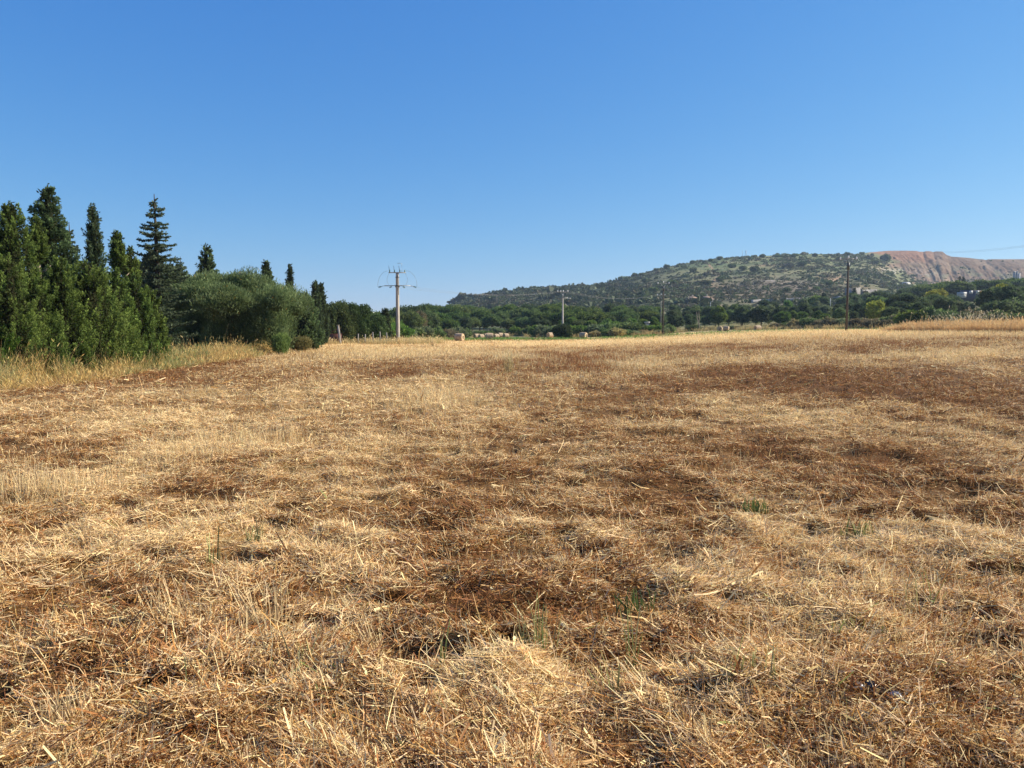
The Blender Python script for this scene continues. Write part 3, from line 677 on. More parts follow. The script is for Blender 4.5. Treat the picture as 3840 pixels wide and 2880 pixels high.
# (top x, top y, distance, half width in photo px, kind, name, label, profile)
LEFT = [
    (67, 770, 25.5, 118, 'ley', 'conifer_tree', 'broad green conifer nearest the left edge of the photo, rising to a rounded tip', cone),
    (8, 850, 27, 70, 'ley', 'conifer_tree', 'lower green conifer cut by the left edge, behind the broad conifer', slim),
    (161, 828, 28, 46, 'gap', 'conifer_tree', 'narrow conifer with a bare pale stretch of trunk, left of the tallest conifer', slim),
    (238, 975, 26.5, 66, 'ley', 'conifer_tree', 'mid height bright edged conifer standing in front of the tallest conifer', slim),
    (207, 702, 33, 98, 'drk', 'conifer_tree', 'tallest dark conifer in the left row with a ragged pointed tip', cone),
    (282, 830, 40, 60, 'spr', 'spruce_tree', 'spruce half hidden behind the tallest conifer, its tiered branches showing on the right', None),
    (371, 777, 36, 44, 'cyp', 'cypress_tree', 'slim dark cypress with a blunt top between the tallest conifer and the tiered spruce', slim),
    (458, 878, 33, 40, 'gap', 'conifer_tree', 'short topped conifer with a bare forked trunk, right of the slim cypress', slim),
    (503, 935, 33.5, 44, 'ley', 'conifer_tree', 'low conifer filling the gap in front of the tiered spruce', cone),
    (600, 724, 45, 118, 'spr', 'spruce_tree', 'tall tiered spruce with open horizontal branches standing clear against the sky', None),
    (545, 915, 52, 70, 'grey', 'broadleaf_tree', 'grey green tree showing behind the left side of the tiered spruce', bushy),
    (690, 960, 66, 95, 'spr', 'spruce_tree', 'low wide spruce with drooping dark branches right of the tiered spruce', None),
    (786, 924, 70, 44, 'drk', 'conifer_tree', 'dark conical conifer rising behind the left shoulder of the round olive', slim),
    (48, 968, 23.0, 80, 'ley', 'conifer_tree', 'yellow green conifer in front of the broad conifer at the left edge', slim),
    (150, 1095, 24.2, 82, 'ley', 'conifer_tree', 'low conifer with bright edges standing over the verge at the left', slim),
    (345, 990, 29.5, 92, 'ley', 'conifer_tree', 'bushy conifer below the slim dark cypress', bushy),
    (442, 1020, 30, 66, 'ley', 'conifer_tree', 'yellow green conifer below the forked bare trunk', slim),
    (515, 1040, 31, 62, 'ley', 'conifer_tree', 'green conifer spire below the foot of the tiered spruce', slim),
    (566, 1085, 32.5, 56, 'ley', 'conifer_tree', 'last small conifer of the front row before the round olive', slim),
    (655, 990, 63, 90, 'drk', 'conifer_tree', 'shaded conifer filling in behind the left side of the round olive', bushy),
    (265, 1130, 27, 60, 'ley', 'conifer_tree', 'short conifer leaning over the yellow grass below the tallest conifer', bushy),
    (395, 1160, 28.5, 80, 'ley', 'conifer_bush', 'wide low conifer bush behind the yellow verge grass', bushy),
    (540, 1165, 29.5, 60, 'ley', 'conifer_bush', 'low conifer bush at the right end of the conifer row', bushy),
    (8, 1235, 22, 45, 'bri', 'conifer_bush', 'bright green low bush at the left edge with a rusty dead patch', bushy),
    (1008, 982, 72, 34, 'drk', 'conifer_tree', 'small conifer tip showing above the crown of the round olive', cone),
    (1095, 998, 76, 13, 'cyp', 'cypress_tree', 'thin lone cypress spike behind the right side of the round olive', slim),
    (1143, 1105, 66, 48, 'drk', 'conifer_tree', 'dark bushy conifer against the right flank of the round olive', bushy),
    (1189, 1056, 86, 21, 'cyp', 'cypress_tree', 'taller left one of the twin cypresses right of the olive', slim),
    (1209, 1068, 87, 21, 'cyp', 'cypress_tree', 'shorter right one of the twin cypresses right of the olive', slim),
    (1448, 1160, 105, 17, 'cyp', 'cypress_tree', 'small cypress at the end of the hedge just left of the concrete pole', slim),
]
def dfront(sx):
    u = -(sx / 3.75 - CX) / FPX; ys = np.arange(15, 80, .1); e = -(np.interp(ys, EY, EX) - 2.7)
    return float(ys[np.argmin(np.abs(u * ys - e))])
for i, (sx, sy, d, hw, kd, nm, lab, pf) in enumerate(LEFT):
    if sx < 645: d = dfront(min(sx, 600)) + max(0, d - np.interp(sx, [8, 150, 345, 515, 566, 600], [22.5, 24.2, 29.5, 31, 32.5, 33]))
    x, y, z = at(sx, d); h = top_z(sx, sy, d) - z; r = hw / 3.75 / FPX * d
    t = thing(nm, (x, y, z), lab, {'spr': 'spruce', 'cyp': 'cypress', 'grey': 'tree'}.get(kd, 'conifer'))
    sz = .088 * (d / 30) ** .75
    big = int(np.clip(26000 * (r * h) / 6.0 * (30 / d) ** 1.2, 12000, 70000))
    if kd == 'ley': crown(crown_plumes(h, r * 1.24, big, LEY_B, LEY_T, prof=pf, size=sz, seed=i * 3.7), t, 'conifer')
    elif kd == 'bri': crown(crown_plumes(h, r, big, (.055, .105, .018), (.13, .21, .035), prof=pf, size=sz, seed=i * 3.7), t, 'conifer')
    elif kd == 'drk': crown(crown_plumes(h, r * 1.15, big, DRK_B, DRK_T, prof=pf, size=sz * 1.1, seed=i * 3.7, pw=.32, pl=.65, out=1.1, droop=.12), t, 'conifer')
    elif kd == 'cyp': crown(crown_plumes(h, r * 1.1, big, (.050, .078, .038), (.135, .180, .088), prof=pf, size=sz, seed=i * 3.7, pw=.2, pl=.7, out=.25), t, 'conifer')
    elif kd == 'gap':
        V1, F1, K1 = crown_plumes(h, r * 1.1, big // 2, LEY_B, LEY_T, t0=.73, prof=lambda t: slim(t) * S((t - .69) / .10), size=sz, seed=i * 3.7)
        crown(join([(V1, F1, K1), crown_plumes(h * .66, r * 1.1, big // 2, LEY_B, LEY_T, prof=bushy, size=sz, seed=i * 5.1)]), t, 'conifer')
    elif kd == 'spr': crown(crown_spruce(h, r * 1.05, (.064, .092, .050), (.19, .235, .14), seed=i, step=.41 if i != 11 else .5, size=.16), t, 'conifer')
    elif kd == 'grey': crown(crown_lobes([(random.gauss(0, r * .35), random.gauss(0, r * .35), h * random.uniform(.55, .9), r * .5, r * .5, r * .5) for _ in range(8)], 7000, .22, .5, (.075, .10, .06), tipc=(.16, .18, .11)), t, 'leaf')
    trunk(h * (.995 if kd == 'spr' else .97 if kd != 'grey' else .7), max(.06, h * .02), t, 'palebark' if kd == 'gap' else 'darkbark')
    if kd == 'gap':
        b = MB()
        for a, zz, l in ((.3, .66, .5), (2.6, .64, .6), (4.2, .69, .45)):
            b.tube([(0, 0, h * zz), (math.cos(a) * l * .6, math.sin(a) * l * .4, h * zz + .1), (math.cos(a) * l, math.sin(a) * l * .6, h * zz + .3)], [.04, .03, .01], 5)
        b.build('branch', M['palebark'], t, True)

# the big round olive and the shrubs at its foot
def lobed_tree(name, loc, label, cat, lobes, n, size, asp, base, tipc, tr=None, group=None, up=.5, odd=None, mat='leaf', core=.72, seed=0, tmat='bark', spread=.25, branches=3):
    t = thing(name, loc, label, cat, group)
    crown(crown_lobes(lobes, n, size, asp, base, up, tipc, core=core, odd=odd, seed=seed, spread=spread), t, mat)
    if tr: trunk(tr[0], tr[1], t, tmat, branches=branches)
    return t
ox, oy, oz = at(876, 57)
lobes = []
for k in range(40):
    a = R.uniform(0, 2 * PI); v = R.uniform(0, 1); rr_ = math.sqrt(1 - v ** 2) * R.uniform(.72, 1.08)
    lobes.append((math.cos(a) * rr_ * 4.75, math.sin(a) * rr_ * 3.6, 3.0 + v * 2.2, 1.05 * R.uniform(.55, 1.3), 1.0 * R.uniform(.6, 1.2), .8 * R.uniform(.6, 1.3)))
for k in range(16):
    a = R.uniform(0, 2 * PI); lobes.append((math.cos(a) * 3.1, math.sin(a) * 1.9, R.uniform(.6, 2.2), .9, .9, .9))
lobes += [(3.7, -.9, 1.6, 1.1, 1.1, 1.4), (3.2, -1.4, 2.3, 1.1, 1.1, 1.2), (0, 0, 3.4, 3.8, 2.8, 1.5), (0, .8, 1.6, 2.6, 1.6, 1.5)]
lobed_tree('olive_tree', (ox, oy, oz), 'wide round grey green olive, the biggest crown beside the field', 'olive tree', lobes, 90000, .20, .17, (.095, .135, .050), (.29, .36, .16), (3.2, .28), up=1.0, odd=((.34, .22, .05), .012), core=.66, spread=.55)
for (sx, d, w, h, lab, bc, tc) in [
    (1062, 54, .55, 1.25, 'small bright green shrub at the right foot of the olive, touching the stubble', (.10, .16, .045), (.22, .30, .09)),
    (1130, 61, .7, 1.0, 'pale yellow green rounded shrub right of the olive at the field edge', (.20, .20, .07), (.36, .33, .13)),
    (1125, 66, 1.5, 3.6, 'feathery grey leaved tree leaning out from the right side of the olive', (.07, .10, .05), (.15, .18, .10))]:
    x, y, z = at(sx, d)
    lb = [(R.normal(0, w * .4), R.normal(0, w * .4), h * R.uniform(.35, .75), w * .55, w * .55, h * .33) for _ in range(7)]
    lobed_tree('shrub', (x, y, z), lab, 'shrub', lb, 5500, .15, .26, bc, tc, (h * .6, .05), up=1.1, spread=.75, core=.45)
# hedge trees left of the concrete pole
for (sx, sy, d, hw, lab) in [(1278, 1133, 101, 68, 'broad dark hedge tree beside the twin cypresses, over the red gate'), (1345, 1148, 102, 52, 'dark leafy hedge tree in the middle of the clump left of the concrete pole'), (1405, 1180, 103, 50, 'lower dark hedge tree behind the fence posts'), (1240, 1160, 99, 26, 'narrow green hedge tree squeezed against the twin cypresses')]:
    x, y, z = at(sx, d); h = top_z(sx, sy, d) - z; r = hw / 3.75 / FPX * d
    lb = [(R.uniform(-.62, .62) * r, R.uniform(-.6, .6) * r, h * R.uniform(.12, .84), r * .42, r * .42, h * .2) for _ in range(24)] + [(0, 0, h * .45, r * .8, r * .8, h * .42)]
    lobed_tree('hedge_tree', (x, y, z), lab, 'tree', lb, 15000, .24, .42, (.055, .088, .028), (.14, .19, .07), (h * .6, .12), up=.35, core=.78, spread=.42)

# ------------------------------------------------------------------ wood behind the field
def lobeset(kind, seed):
    g = np.random.default_rng(seed); L = []
    if kind == 'pine':       # unit tree: height 1
        for k in range(15):
            a = g.uniform(0, 2 * PI); q = math.sqrt(g.random()); L.append((math.cos(a) * q * .40, math.sin(a) * q * .40, .82 - .22 * q * q + g.normal(0, .03), .19 * g.uniform(.8, 1.2), .19 * g.uniform(.8, 1.2), .125))
        for k in range(8):
            a = g.uniform(0, 2 * PI); L.append((math.cos(a) * .36, math.sin(a) * .36, g.uniform(.42, .62), .15, .15, .13))
        L.append((0, 0, .66, .40, .40, .24))
    elif kind == 'oak':
        for k in range(22):
            a = g.uniform(0, 2 * PI); v = g.uniform(-.5, 1); q = math.sqrt(max(0, 1 - v * v)) * g.uniform(.6, 1)
            L.append((math.cos(a) * q * .38, math.sin(a) * q * .38, .52 + v * .36, .17 * g.uniform(.7, 1.25), .17 * g.uniform(.7, 1.25), .14 * g.uniform(.7, 1.2)))
        L.append((0, 0, .5, .36, .36, .38))
    elif kind == 'shrub':
        for k in range(16):
            a = g.uniform(0, 2 * PI); q = math.sqrt(g.random()) * .62
            L.append((math.cos(a) * q, math.sin(a) * q, .30 + .42 * g.random() * (1 - q * .7), .26 * g.uniform(.7, 1.3), .26 * g.uniform(.7, 1.3), .24 * g.uniform(.7, 1.3)))
        L.append((0, 0, .28, .62, .62, .36))
    return L
PROTO = {}
def proto(kind, col, var):
    key = (kind, col, var)
    if key in PROTO: return PROTO[key]
    base, tipc = dict(pine=((0.071, 0.120, 0.030), (0.187, 0.247, 0.054)), dark=((0.060, 0.090, 0.036), (0.135, 0.179, 0.069)), olive=((0.128, 0.164, 0.075), (0.269, 0.314, 0.158)),
                      green=((0.083, 0.149, 0.026), (0.224, 0.314, 0.060)), yellow=((0.224, 0.254, 0.038), (0.448, 0.419, 0.060)), brown=((0.128, 0.116, 0.060), (0.284, 0.239, 0.128)), ochre=((0.239, 0.194, 0.083), (0.448, 0.359, 0.164)), mid=((0.093, 0.140, 0.045), (0.217, 0.276, 0.090)))[col]
    nn = dict(pine=3400, oak=3400, shrub=2400)[kind]; sz = dict(pine=.045, oak=.045, shrub=.095)[kind]
    root = bpy.data.objects.new(kind, None)
    V, F, K = crown_lobes(lobeset(kind, var * 7 + 3), nn, sz, .55, base, .4, tipc, core=.74, seed=var * 5, spread=.34, jit=.28)
    c = mesh_obj('crown', V, F, M['leaf'], K, root)
    b = MB(); b.tube([(0, 0, -.03), (.01, 0, .25), (0, .01, .55)], [.030, .024, .014] if kind != 'shrub' else [.04, .03, .02], 6)
    if kind != 'shrub':
        for k in range(4):
            a = k * 1.6 + var; b.tube([(0, 0, .3), (math.cos(a) * .16, math.sin(a) * .16, .52), (math.cos(a) * .27, math.sin(a) * .27, .66)], [.014, .010, .004], 5)
    tr = b.build('trunk', M['bark'], root, True)
    PROTO[key] = (root, [c, tr]); return PROTO[key]
used = set()
LM = [(1380, 'the fence posts'), (1493, 'the concrete pole'), (1724, 'the leftmost bale'), (1835, 'the big cluster bale'), (1935, 'the bale cluster'), (2108, 'the shrub-hidden pole'), (2187, 'the lone bale'), (2300, 'the gap past the lone bale'),
      (2482, 'the twin wooden poles'), (2590, 'the left hill house'), (2710, 'the pair of bales'), (2836, 'the single right-hand bale'), (2996, 'the short dark pole'), (3168, 'the dark wooden pole'), (3290, 'the concrete wall'), (3400, 'the white container'), (3540, 'the uncut bank end'), (3640, 'the orange-signed building'), (3720, 'the lamp post'), (3800, 'the white silos')]
ORD = ['first', 'second', 'third', 'fourth', 'fifth', 'sixth', 'seventh', 'eighth', 'ninth']
cnt = {}
NAMES = dict(pine='umbrella_pine', oak='broadleaf_tree', shrub='shrub')
WORDS = dict(pine='deep green', dark='dark', olive='grey green', green='fresh green', yellow='yellow green', brown='brownish', ochre='ochre', mid='green')
def plant(kind, col, sx, sy, d, wf, row, group):
    x, y, z = at(sx, d); h = top_z(sx, sy, d) - z
    if h < .8: h = .8
    var = int(R.integers(0, 3)); root, kids = proto(kind, col, var)
    lm = [l for l in LM if l[0] <= sx]; lm = lm[-1] if lm else (0, 'the photo edge')
    key = (kind, row, lm[1]); cnt[key] = cnt.get(key, 0) + 1; o = ORD[min(cnt[key], 9) - 1]
    noun = dict(pine='umbrella pine', oak='broadleaf tree', shrub='shrub')[kind]
    lab = f'{WORDS[col]} {noun}, {o} right of {lm[1]}, {row}'
    s = h / dict(pine=.93, oak=.97, shrub=.92)[kind]; w = s * wf * R.uniform(.88, 1.14)
    if (kind, col, var) in used:
        r = dup(root, kids, (x, y, z - .05), R.uniform(0, 6.28), (w, w, s), lab, group)
    else:
        used.add((kind, col, var)); r = root; C.objects.link(r); r.location = (x, y, z - .05); r.rotation_euler = (0, 0, R.uniform(0, 6.28)); r.scale = (w, w, s)
    r.name = NAMES[kind]; tag(r, lab, noun.split()[-1] if kind != 'oak' else 'tree', group)
    return r
def row(x0, x1, step, d, tops, kinds, rowname, group, jy=10, jd=8):
    """kinds: list of (kind, colour, width factor, weight)"""
    xs = np.arange(x0, x1, step); w = np.array([k[3] for k in kinds], float); w /= w.sum()
    for sx in xs:
        sx = sx + R.uniform(-.3, .3) * step; k = kinds[R.choice(len(kinds), p=w)]
        dd = d(sx) if callable(d) else d
        plant(k[0], k[1], sx, np.interp(sx, *zip(*tops)) + R.normal(0, jy * .5), dd + R.uniform(-jd, jd), k[2], rowname, group)
HD = lambda s: np.interp(s, [1480, 1640, 1780, 1950, 2020, 2100, 2300, 2480, 2540, 2640, 2850, 2950, 3100, 3300, 3560], [150, 185, 224, 222, 196, 184, 178, 178, 200, 212, 204, 190, 170, 150, 134])
G1, G2, G3, G4 = 'pines of the wood behind the field', 'trees of the wood behind the field', 'shrubs at the foot of the wood', 'pines on the rise at the right'
row(1545, 2460, 46, lambda s: max(HD(s) + 62, 275), [(1545, 1152), (1600, 1140), (1700, 1146), (1850, 1146), (2000, 1140), (2200, 1150), (2460, 1140)], [('pine', 'pine', 1.0, 4), ('pine', 'mid', .95, 2), ('oak', 'dark', .9, 1)], 'wood back row', G1, 10)
row(1510, 2470, 48, lambda s: HD(s) + 38, [(1510, 1158), (1560, 1150), (1640, 1166), (1800, 1168), (2000, 1160), (2200, 1166), (2470, 1162)], [('pine', 'pine', 1.1, 4), ('pine', 'mid', 1.05, 2), ('oak', 'mid', .9, 1)], 'wood second row', G1, 12)
row(1495, 2480, 40, lambda s: HD(s) + 16, [(1495, 1176), (1540, 1165), (1620, 1195), (1760, 1190), (2000, 1190), (2200, 1192), (2480, 1182)], [('pine', 'mid', .95, 3), ('oak', 'dark', .85, 2), ('oak', 'green', .8, 1.4), ('pine', 'pine', .95, 2)], 'wood third row', G2, 14)
row(1480, 2560, 27, HD, [(1480, 1232), (1560, 1222), (1650, 1225), (1750, 1232), (1900, 1228), (2000, 1222), (2200, 1212), (2300, 1200), (2430, 1212), (2560, 1224)], [('shrub', 'olive', 1.1, 4), ('shrub', 'mid', 1.0, 2), ('shrub', 'green', 1.0, 1.5), ('shrub', 'brown', 1.0, 1)], 'front hedge', G3, 10, 4)
row(2230, 2500, 30, lambda s: HD(s) - 8, [(2230, 1228), (2400, 1236), (2560, 1238)], [('shrub', 'olive', 1.3, 2), ('shrub', 'ochre', 1.3, 2), ('shrub', 'mid', 1.2, 1)], 'lowest hedge', G3, 8, 3)
# right of the wooden poles
row(2470, 3420, 48, lambda s: 298, [(2470, 1150), (2560, 1142), (2700, 1150), (2850, 1132), (2950, 1128), (3050, 1122), (3150, 1108), (3300, 1098), (3420, 1086)], [('oak', 'dark', .95, 3), ('pine', 'mid', 1.0, 2), ('oak', 'olive', .9, 1.5), ('oak', 'green', .9, .7)], 'back of wood', G2, 12)
row(2480, 3450, 44, lambda s: HD(s) + 44, [(2480, 1170), (2560, 1160), (2700, 1152), (2800, 1158), (2900, 1148), (3000, 1142), (3100, 1138), (3250, 1125), (3450, 1105)], [('oak', 'dark', 1.0, 4), ('oak', 'mid', 1.0, 2), ('oak', 'green', .9, .8), ('oak', 'olive', .9, 1)], 'middle of wood', G2, 14)
row(2500, 3480, 46, lambda s: HD(s) + 20, [(2500, 1192), (2580, 1182), (2680, 1165), (2800, 1172), (2900, 1160), (3000, 1172), (3120, 1165), (3250, 1150), (3480, 1140)], [('oak', 'dark', 1.0, 4), ('oak', 'green', .9, 1.3), ('oak', 'mid', .95, 2), ('oak', 'yellow', .8, .35)], 'front of wood', G2, 16, 5)
row(2540, 3560, 32, HD, [(2540, 1226), (2620, 1222), (2700, 1228), (2850, 1215), (2950, 1200), (3050, 1190), (3150, 1190), (3300, 1185), (3560, 1172)], [('shrub', 'olive', 1.2, 3), ('shrub', 'brown', 1.2, 3), ('shrub', 'mid', 1.1, 2), ('shrub', 'ochre', 1.1, .8)], 'front hedge', G3, 12, 3)
# the rise on the right
row(3380, 3960, 56, lambda s: 345, [(3380, 1074), (3450, 1066), (3600, 1056), (3700, 1046), (3840, 1034), (3960, 1028)], [('pine', 'pine', 1.15, 5), ('pine', 'dark', 1.1, 2)], 'on the rise', G4, 8)
row(3440, 3600, 50, 215, [(3440, 1100), (3520, 1105), (3600, 1122)], [('oak', 'dark', 1.0, 3), ('oak', 'yellow', .8, .6), ('oak', 'mid', 1, 1)], 'below the rise', G2, 10)
row(3290, 3640, 42, 172, [(3290, 1152), (3400, 1136), (3500, 1112), (3570, 1112), (3640, 1140)], [('oak', 'dark', 1.0, 4), ('oak', 'mid', .95, 2), ('oak', 'olive', .9, 1)], 'bank side of wood', G2, 12, 5)
row(3680, 3960, 40, 150, [(3680, 1142), (3740, 1120), (3960, 1110)], [('shrub', 'dark', 1.2, 3), ('shrub', 'mid', 1.2, 1), ('shrub', 'olive', 1.2, 1)], 'under the right trees', G3, 10, 4)
row(3715, 3960, 62, 165, [(3715, 1085), (3780, 1078), (3960, 1060)], [('oak', 'dark', 1.1, 4), ('oak', 'olive', 1, 1)], 'near right edge', G2, 14)
row(3500, 3980, 44, lambda s: 128 - .02 * (s - 3500), [(3500, 1150), (3600, 1160), (3700, 1168), (3800, 1172), (3980, 1165)], [('shrub', 'olive', 1.3, 3), ('shrub', 'mid', 1.2, 3), ('shrub', 'dark', 1.2, 2), ('shrub', 'brown', 1.2, 1)], 'behind the uncut bank', G3, 12, 3)
for (sx, sy, d, kind, col, wf, rw) in [(3740, 1070, 175, 'oak', 'yellow', .95, 'beside the sign'), (3275, 1128, 168, 'oak', 'yellow', .8, 'front of wood'), (3500, 1086, 215, 'oak', 'yellow', .8, 'upper wood'), (2690, 1150, 222, 'oak', 'green', .95, 'front of wood'), (2930, 1165, 206, 'oak', 'green', .9, 'front of wood'), (3050, 1105, 330, 'oak', 'green', .8, 'foot of the hill'),
    (2850, 1145, 216, 'oak', 'dark', 1.1, 'front of wood'), (2780, 1150, 218, 'oak', 'dark', 1.1, 'front of wood'), (1545, 1146, 180, 'pine', 'dark', .95, 'left wood end'), (1575, 1168, 176, 'oak', 'brown', .7, 'left wood end'), (1400, 1167, 150, 'pine', 'pine', 1.4, 'beyond the hedge'), (1478, 1205, 140, 'shrub', 'green', 1.1, 'beyond the hedge'), (3420, 1150, 130, 'shrub', 'green', .8, 'front hedge')]:
    plant(kind, col, sx, sy, d, wf, rw, G2 if kind == 'oak' else G1 if kind == 'pine' else G3)
# dark round shrub hiding the foot of a pole
x, y, z = at(2108, 150)
lb = [(R.uniform(-1.2, 1.2), R.uniform(-1, 1), R.uniform(.5, 2.1), .75, .75, .65) for _ in range(22)] + [(0, 0, 1.3, 1.5, 1.4, 1.35)]
lobed_tree('shrub', (x, y, z), 'dark dense rounded shrub standing alone at the foot of the pole with two crossarms', 'shrub', lb, 9000, .26, .45, (.038, .054, .022), (.085, .105, .045), (1.2, .1), up=.4)
# dead pale tree in the hedge
x, y, z = at(2612, 204); t = thing('dead_tree', (x, y, z), 'bare pale dead tree trunk leaning in the hedge left of the pair of bales', 'dead tree')
b = MB(); b.tube([(.5, 0, 0), (.4, 0, 1.5), (-.1, 0, 3.2), (-.3, 0, 5)], [.13, .12, .10, .04], 6); b.build('trunk', M['palebark'], t, True)
b = MB(); b.tube([(.3, 0, 2), (.5, .2, 3.2), (.3, .2, 5.2)], [.10, .09, .03], 6); b.build('branch', M['palebark'], t, True)
# two cypresses below the spoil heap and a few spires on the hill foot
for (sx, sy, d, hw, lab) in [(3583, 1036, 420, 9, 'left of two dark cypresses below the spoil heap'), (3597, 1038, 420, 6, 'right of two dark cypresses below the spoil heap'), (3193, 1080, 330, 9, 'ragged spire tree standing in front of the pale concrete wall'), (3080, 1098, 300, 9, 'dark spire tree left of the small grey roofed shed')]:
    x, y, z = at(sx, d); h = max(3, top_z(sx, sy, d) - z); t = thing('cypress_tree', (x, y, z), lab, 'cypress')
    crown(crown_conifer(h, hw / 3.75 / FPX * d, 2200, (.020, .034, .018), (.05, .07, .036), prof=slim, size=.5, seed=sx, lump=.25), t, 'conifer'); trunk(h * .6, .15, t)

# ------------------------------------------------------------------ scrub of the hill
def hill_scrub():
    n = 44000; u = R.uniform(-.20, .78, n); y = 330 + 640 * R.random(n) ** .9; x = u * y
    z = T(x, y); t = (z - CAMH) / y; px = 512 + FPX * u
    D = 950 + 200 * S((u - .43) / .06)
    den = fbm(x / 45, y / 60, 3, 301); dn = S((den - .36) / .2)
    meadow = S((u - .17) / .06) * S((t - .052) / .02) * (1 - .55 * S((u - .40) / .05))
    pr = np.clip(.95 * dn * (1 - .55 * meadow) + .14 + .40 * S((.20 - u) / .05), 0, .95)
    pr = np.maximum(pr, .75 * np.exp(-((px - 775) / 65) ** 2 - ((t - .052) / .017) ** 2))
    q = quarry_mask(u, t) * (y > 480); pr = pr * (1 - .93 * q)
    ok = (R.random(n) < pr) & (y < D - 4); x, y, z, u, t, px = x[ok], y[ok], z[ok], u[ok], t[ok], px[ok]; n = len(x)
    mid = np.exp(-((px - 775) / 65) ** 2 - ((t - .052) / .017) ** 2)
    s = np.exp(R.normal(-.02, .55, n)) * (1 - .35 * mid) * (1 + .25 * S((.17 - u) / .1))
    k = 34
    d = unit(R.normal(0, 1, (n, k, 3))); d[..., 2] = np.abs(d[..., 2]) * .9 - .12
    P = np.stack([x, y, z], 1)[:, None] + d * (s[:, None] * R.uniform(.75, 1.05, (n, k)))[..., None] * np.array([1.15, 1.15, .95])
    Dr = unit(d + R.normal(0, .6, (n, k, 3))); L = (s[:, None] * R.uniform(.45, .9, (n, k)))
    V, F = cards((P - Dr * (L * .5)[..., None]).reshape(-1, 3), Dr.reshape(-1, 3), L.ravel(), L.ravel() * .8)
    base = np.where((R.random(n) < .35 + .4 * mid)[:, None], np.array([.135, .125, .076]), np.array([.096, .122, .054]))
    base = base * (1 - .25 * S((.20 - u) / .05))[:, None]
    base = np.where((R.random(n) < .22)[:, None], np.array([.072, .090, .045]), base) * R.uniform(.7, 1.35, (n, 1))
    c = (base[:, None] * R.uniform(.75, 1.3, (n, k, 1))).reshape(-1, 3)
    tag(mesh_obj('hill_scrub', V, F, M['scrub'], np.repeat(c, 4, 0)), 'low evergreen scrub covering the hillside', 'scrub', kind='stuff')
hill_scrub()
# bushes one can tell apart on the skyline and the meadow
HB = [(1705, 1142, 10), (1726, 1140, 9), (1768, 1113, 9), (1778, 1112, 9), (1868, 1097, 5), (1940, 1087, 8), (2010, 1080, 6), (2080, 1076, 7), (2130, 1075, 7), (2222, 1068, 11), (2238, 1066, 11), (2336, 1046, 22), (2380, 1030, 16), (2405, 1024, 12), (2462, 1008, 14), (2500, 998, 16), (2545, 992, 12), (2600, 980, 15), (2640, 976, 9), (2665, 972, 13), (2700, 966, 16), (2775, 962, 8), (2812, 962, 11), (2828, 958, 13), (2860, 957, 14), (2915, 956, 14), (2932, 956, 10), (2975, 956, 13), (2985, 952, 12), (3004, 957, 9), (3056, 954, 14), (3100, 956, 9), (3125, 954, 10), (3176, 951, 15), (3215, 950, 6), (3232, 946, 12), (3270, 948, 8), (3680, 972, 4), (3715, 971, 6), (3760, 972, 5), (3800, 971, 4),
      (2788, 1005, 20), (2830, 1012, 24), (2745, 995, 18), (2960, 990, 20), (3008, 990, 22), (3150, 968, 18), (3280, 985, 22), (3320, 970, 26), (2520, 1062, 24), (2560, 1080, 16), (2350, 1100, 20), (2450, 1085, 20), (2420, 1050, 20), (2620, 1085, 12), (2340, 1150, 10), (3250, 1095, 22), (3110, 1060, 16), (2700, 1045, 18), (2870, 1075, 16), (2950, 1085, 18), (3060, 1080, 18), (2600, 1010, 18), (2650, 1060, 20)]
for i, (sx, sy, hw) in enumerate(HB):
    x, y, z = ground(sx, sy + 9)
    if y > 1160: y = 940; x = at(sx, 940)[0]; z = float(T(x, y))
    root, kids = proto('shrub', ['dark', 'mid', 'olive'][i % 3], i % 3); r_ = hw / 3.75 / FPX * y
    sky = i < 41
    lm = min(((abs(a - sx), sx - a, n_) for a, n_ in [(1764, 'the left terrace wall'), (2111, 'the two-crossarm pole'), (2482, 'the twin wooden poles'), (2590, 'the left hill house'), (2792, 'the hilltop pylon'), (2996, 'the short dark pole'), (3168, 'the dark wooden pole'), (3330, 'the spoil heap crest'), (3790, 'the white silos')]))
    key = ('hb', sky, lm[2], lm[1] > 0); cnt[key] = cnt.get(key, 0) + 1
    lab = f"round bush on the {'hill skyline' if sky else 'open hillside'}, {ORD[min(8, cnt[key] - 1)]} {'right' if lm[1] > 0 else 'left'} of {lm[2]}"
    kk = ('shrub', ['dark', 'mid', 'olive'][i % 3], i % 3)
    if kk in used: r = dup(root, kids, (x, y, z - .3), R.uniform(0, 6), (r_ * 1.05, r_ * 1.05, r_ * 1.15), lab, 'bushes on the hill')
    else: used.add(kk); r = root; C.objects.link(r); r.location = (x, y, z - .3); r.scale = (r_ * 1.1, r_ * 1.1, r_ * 1.5)
    r.name = 'hill_bush'; tag(r, lab, 'bush', 'bushes on the hill')

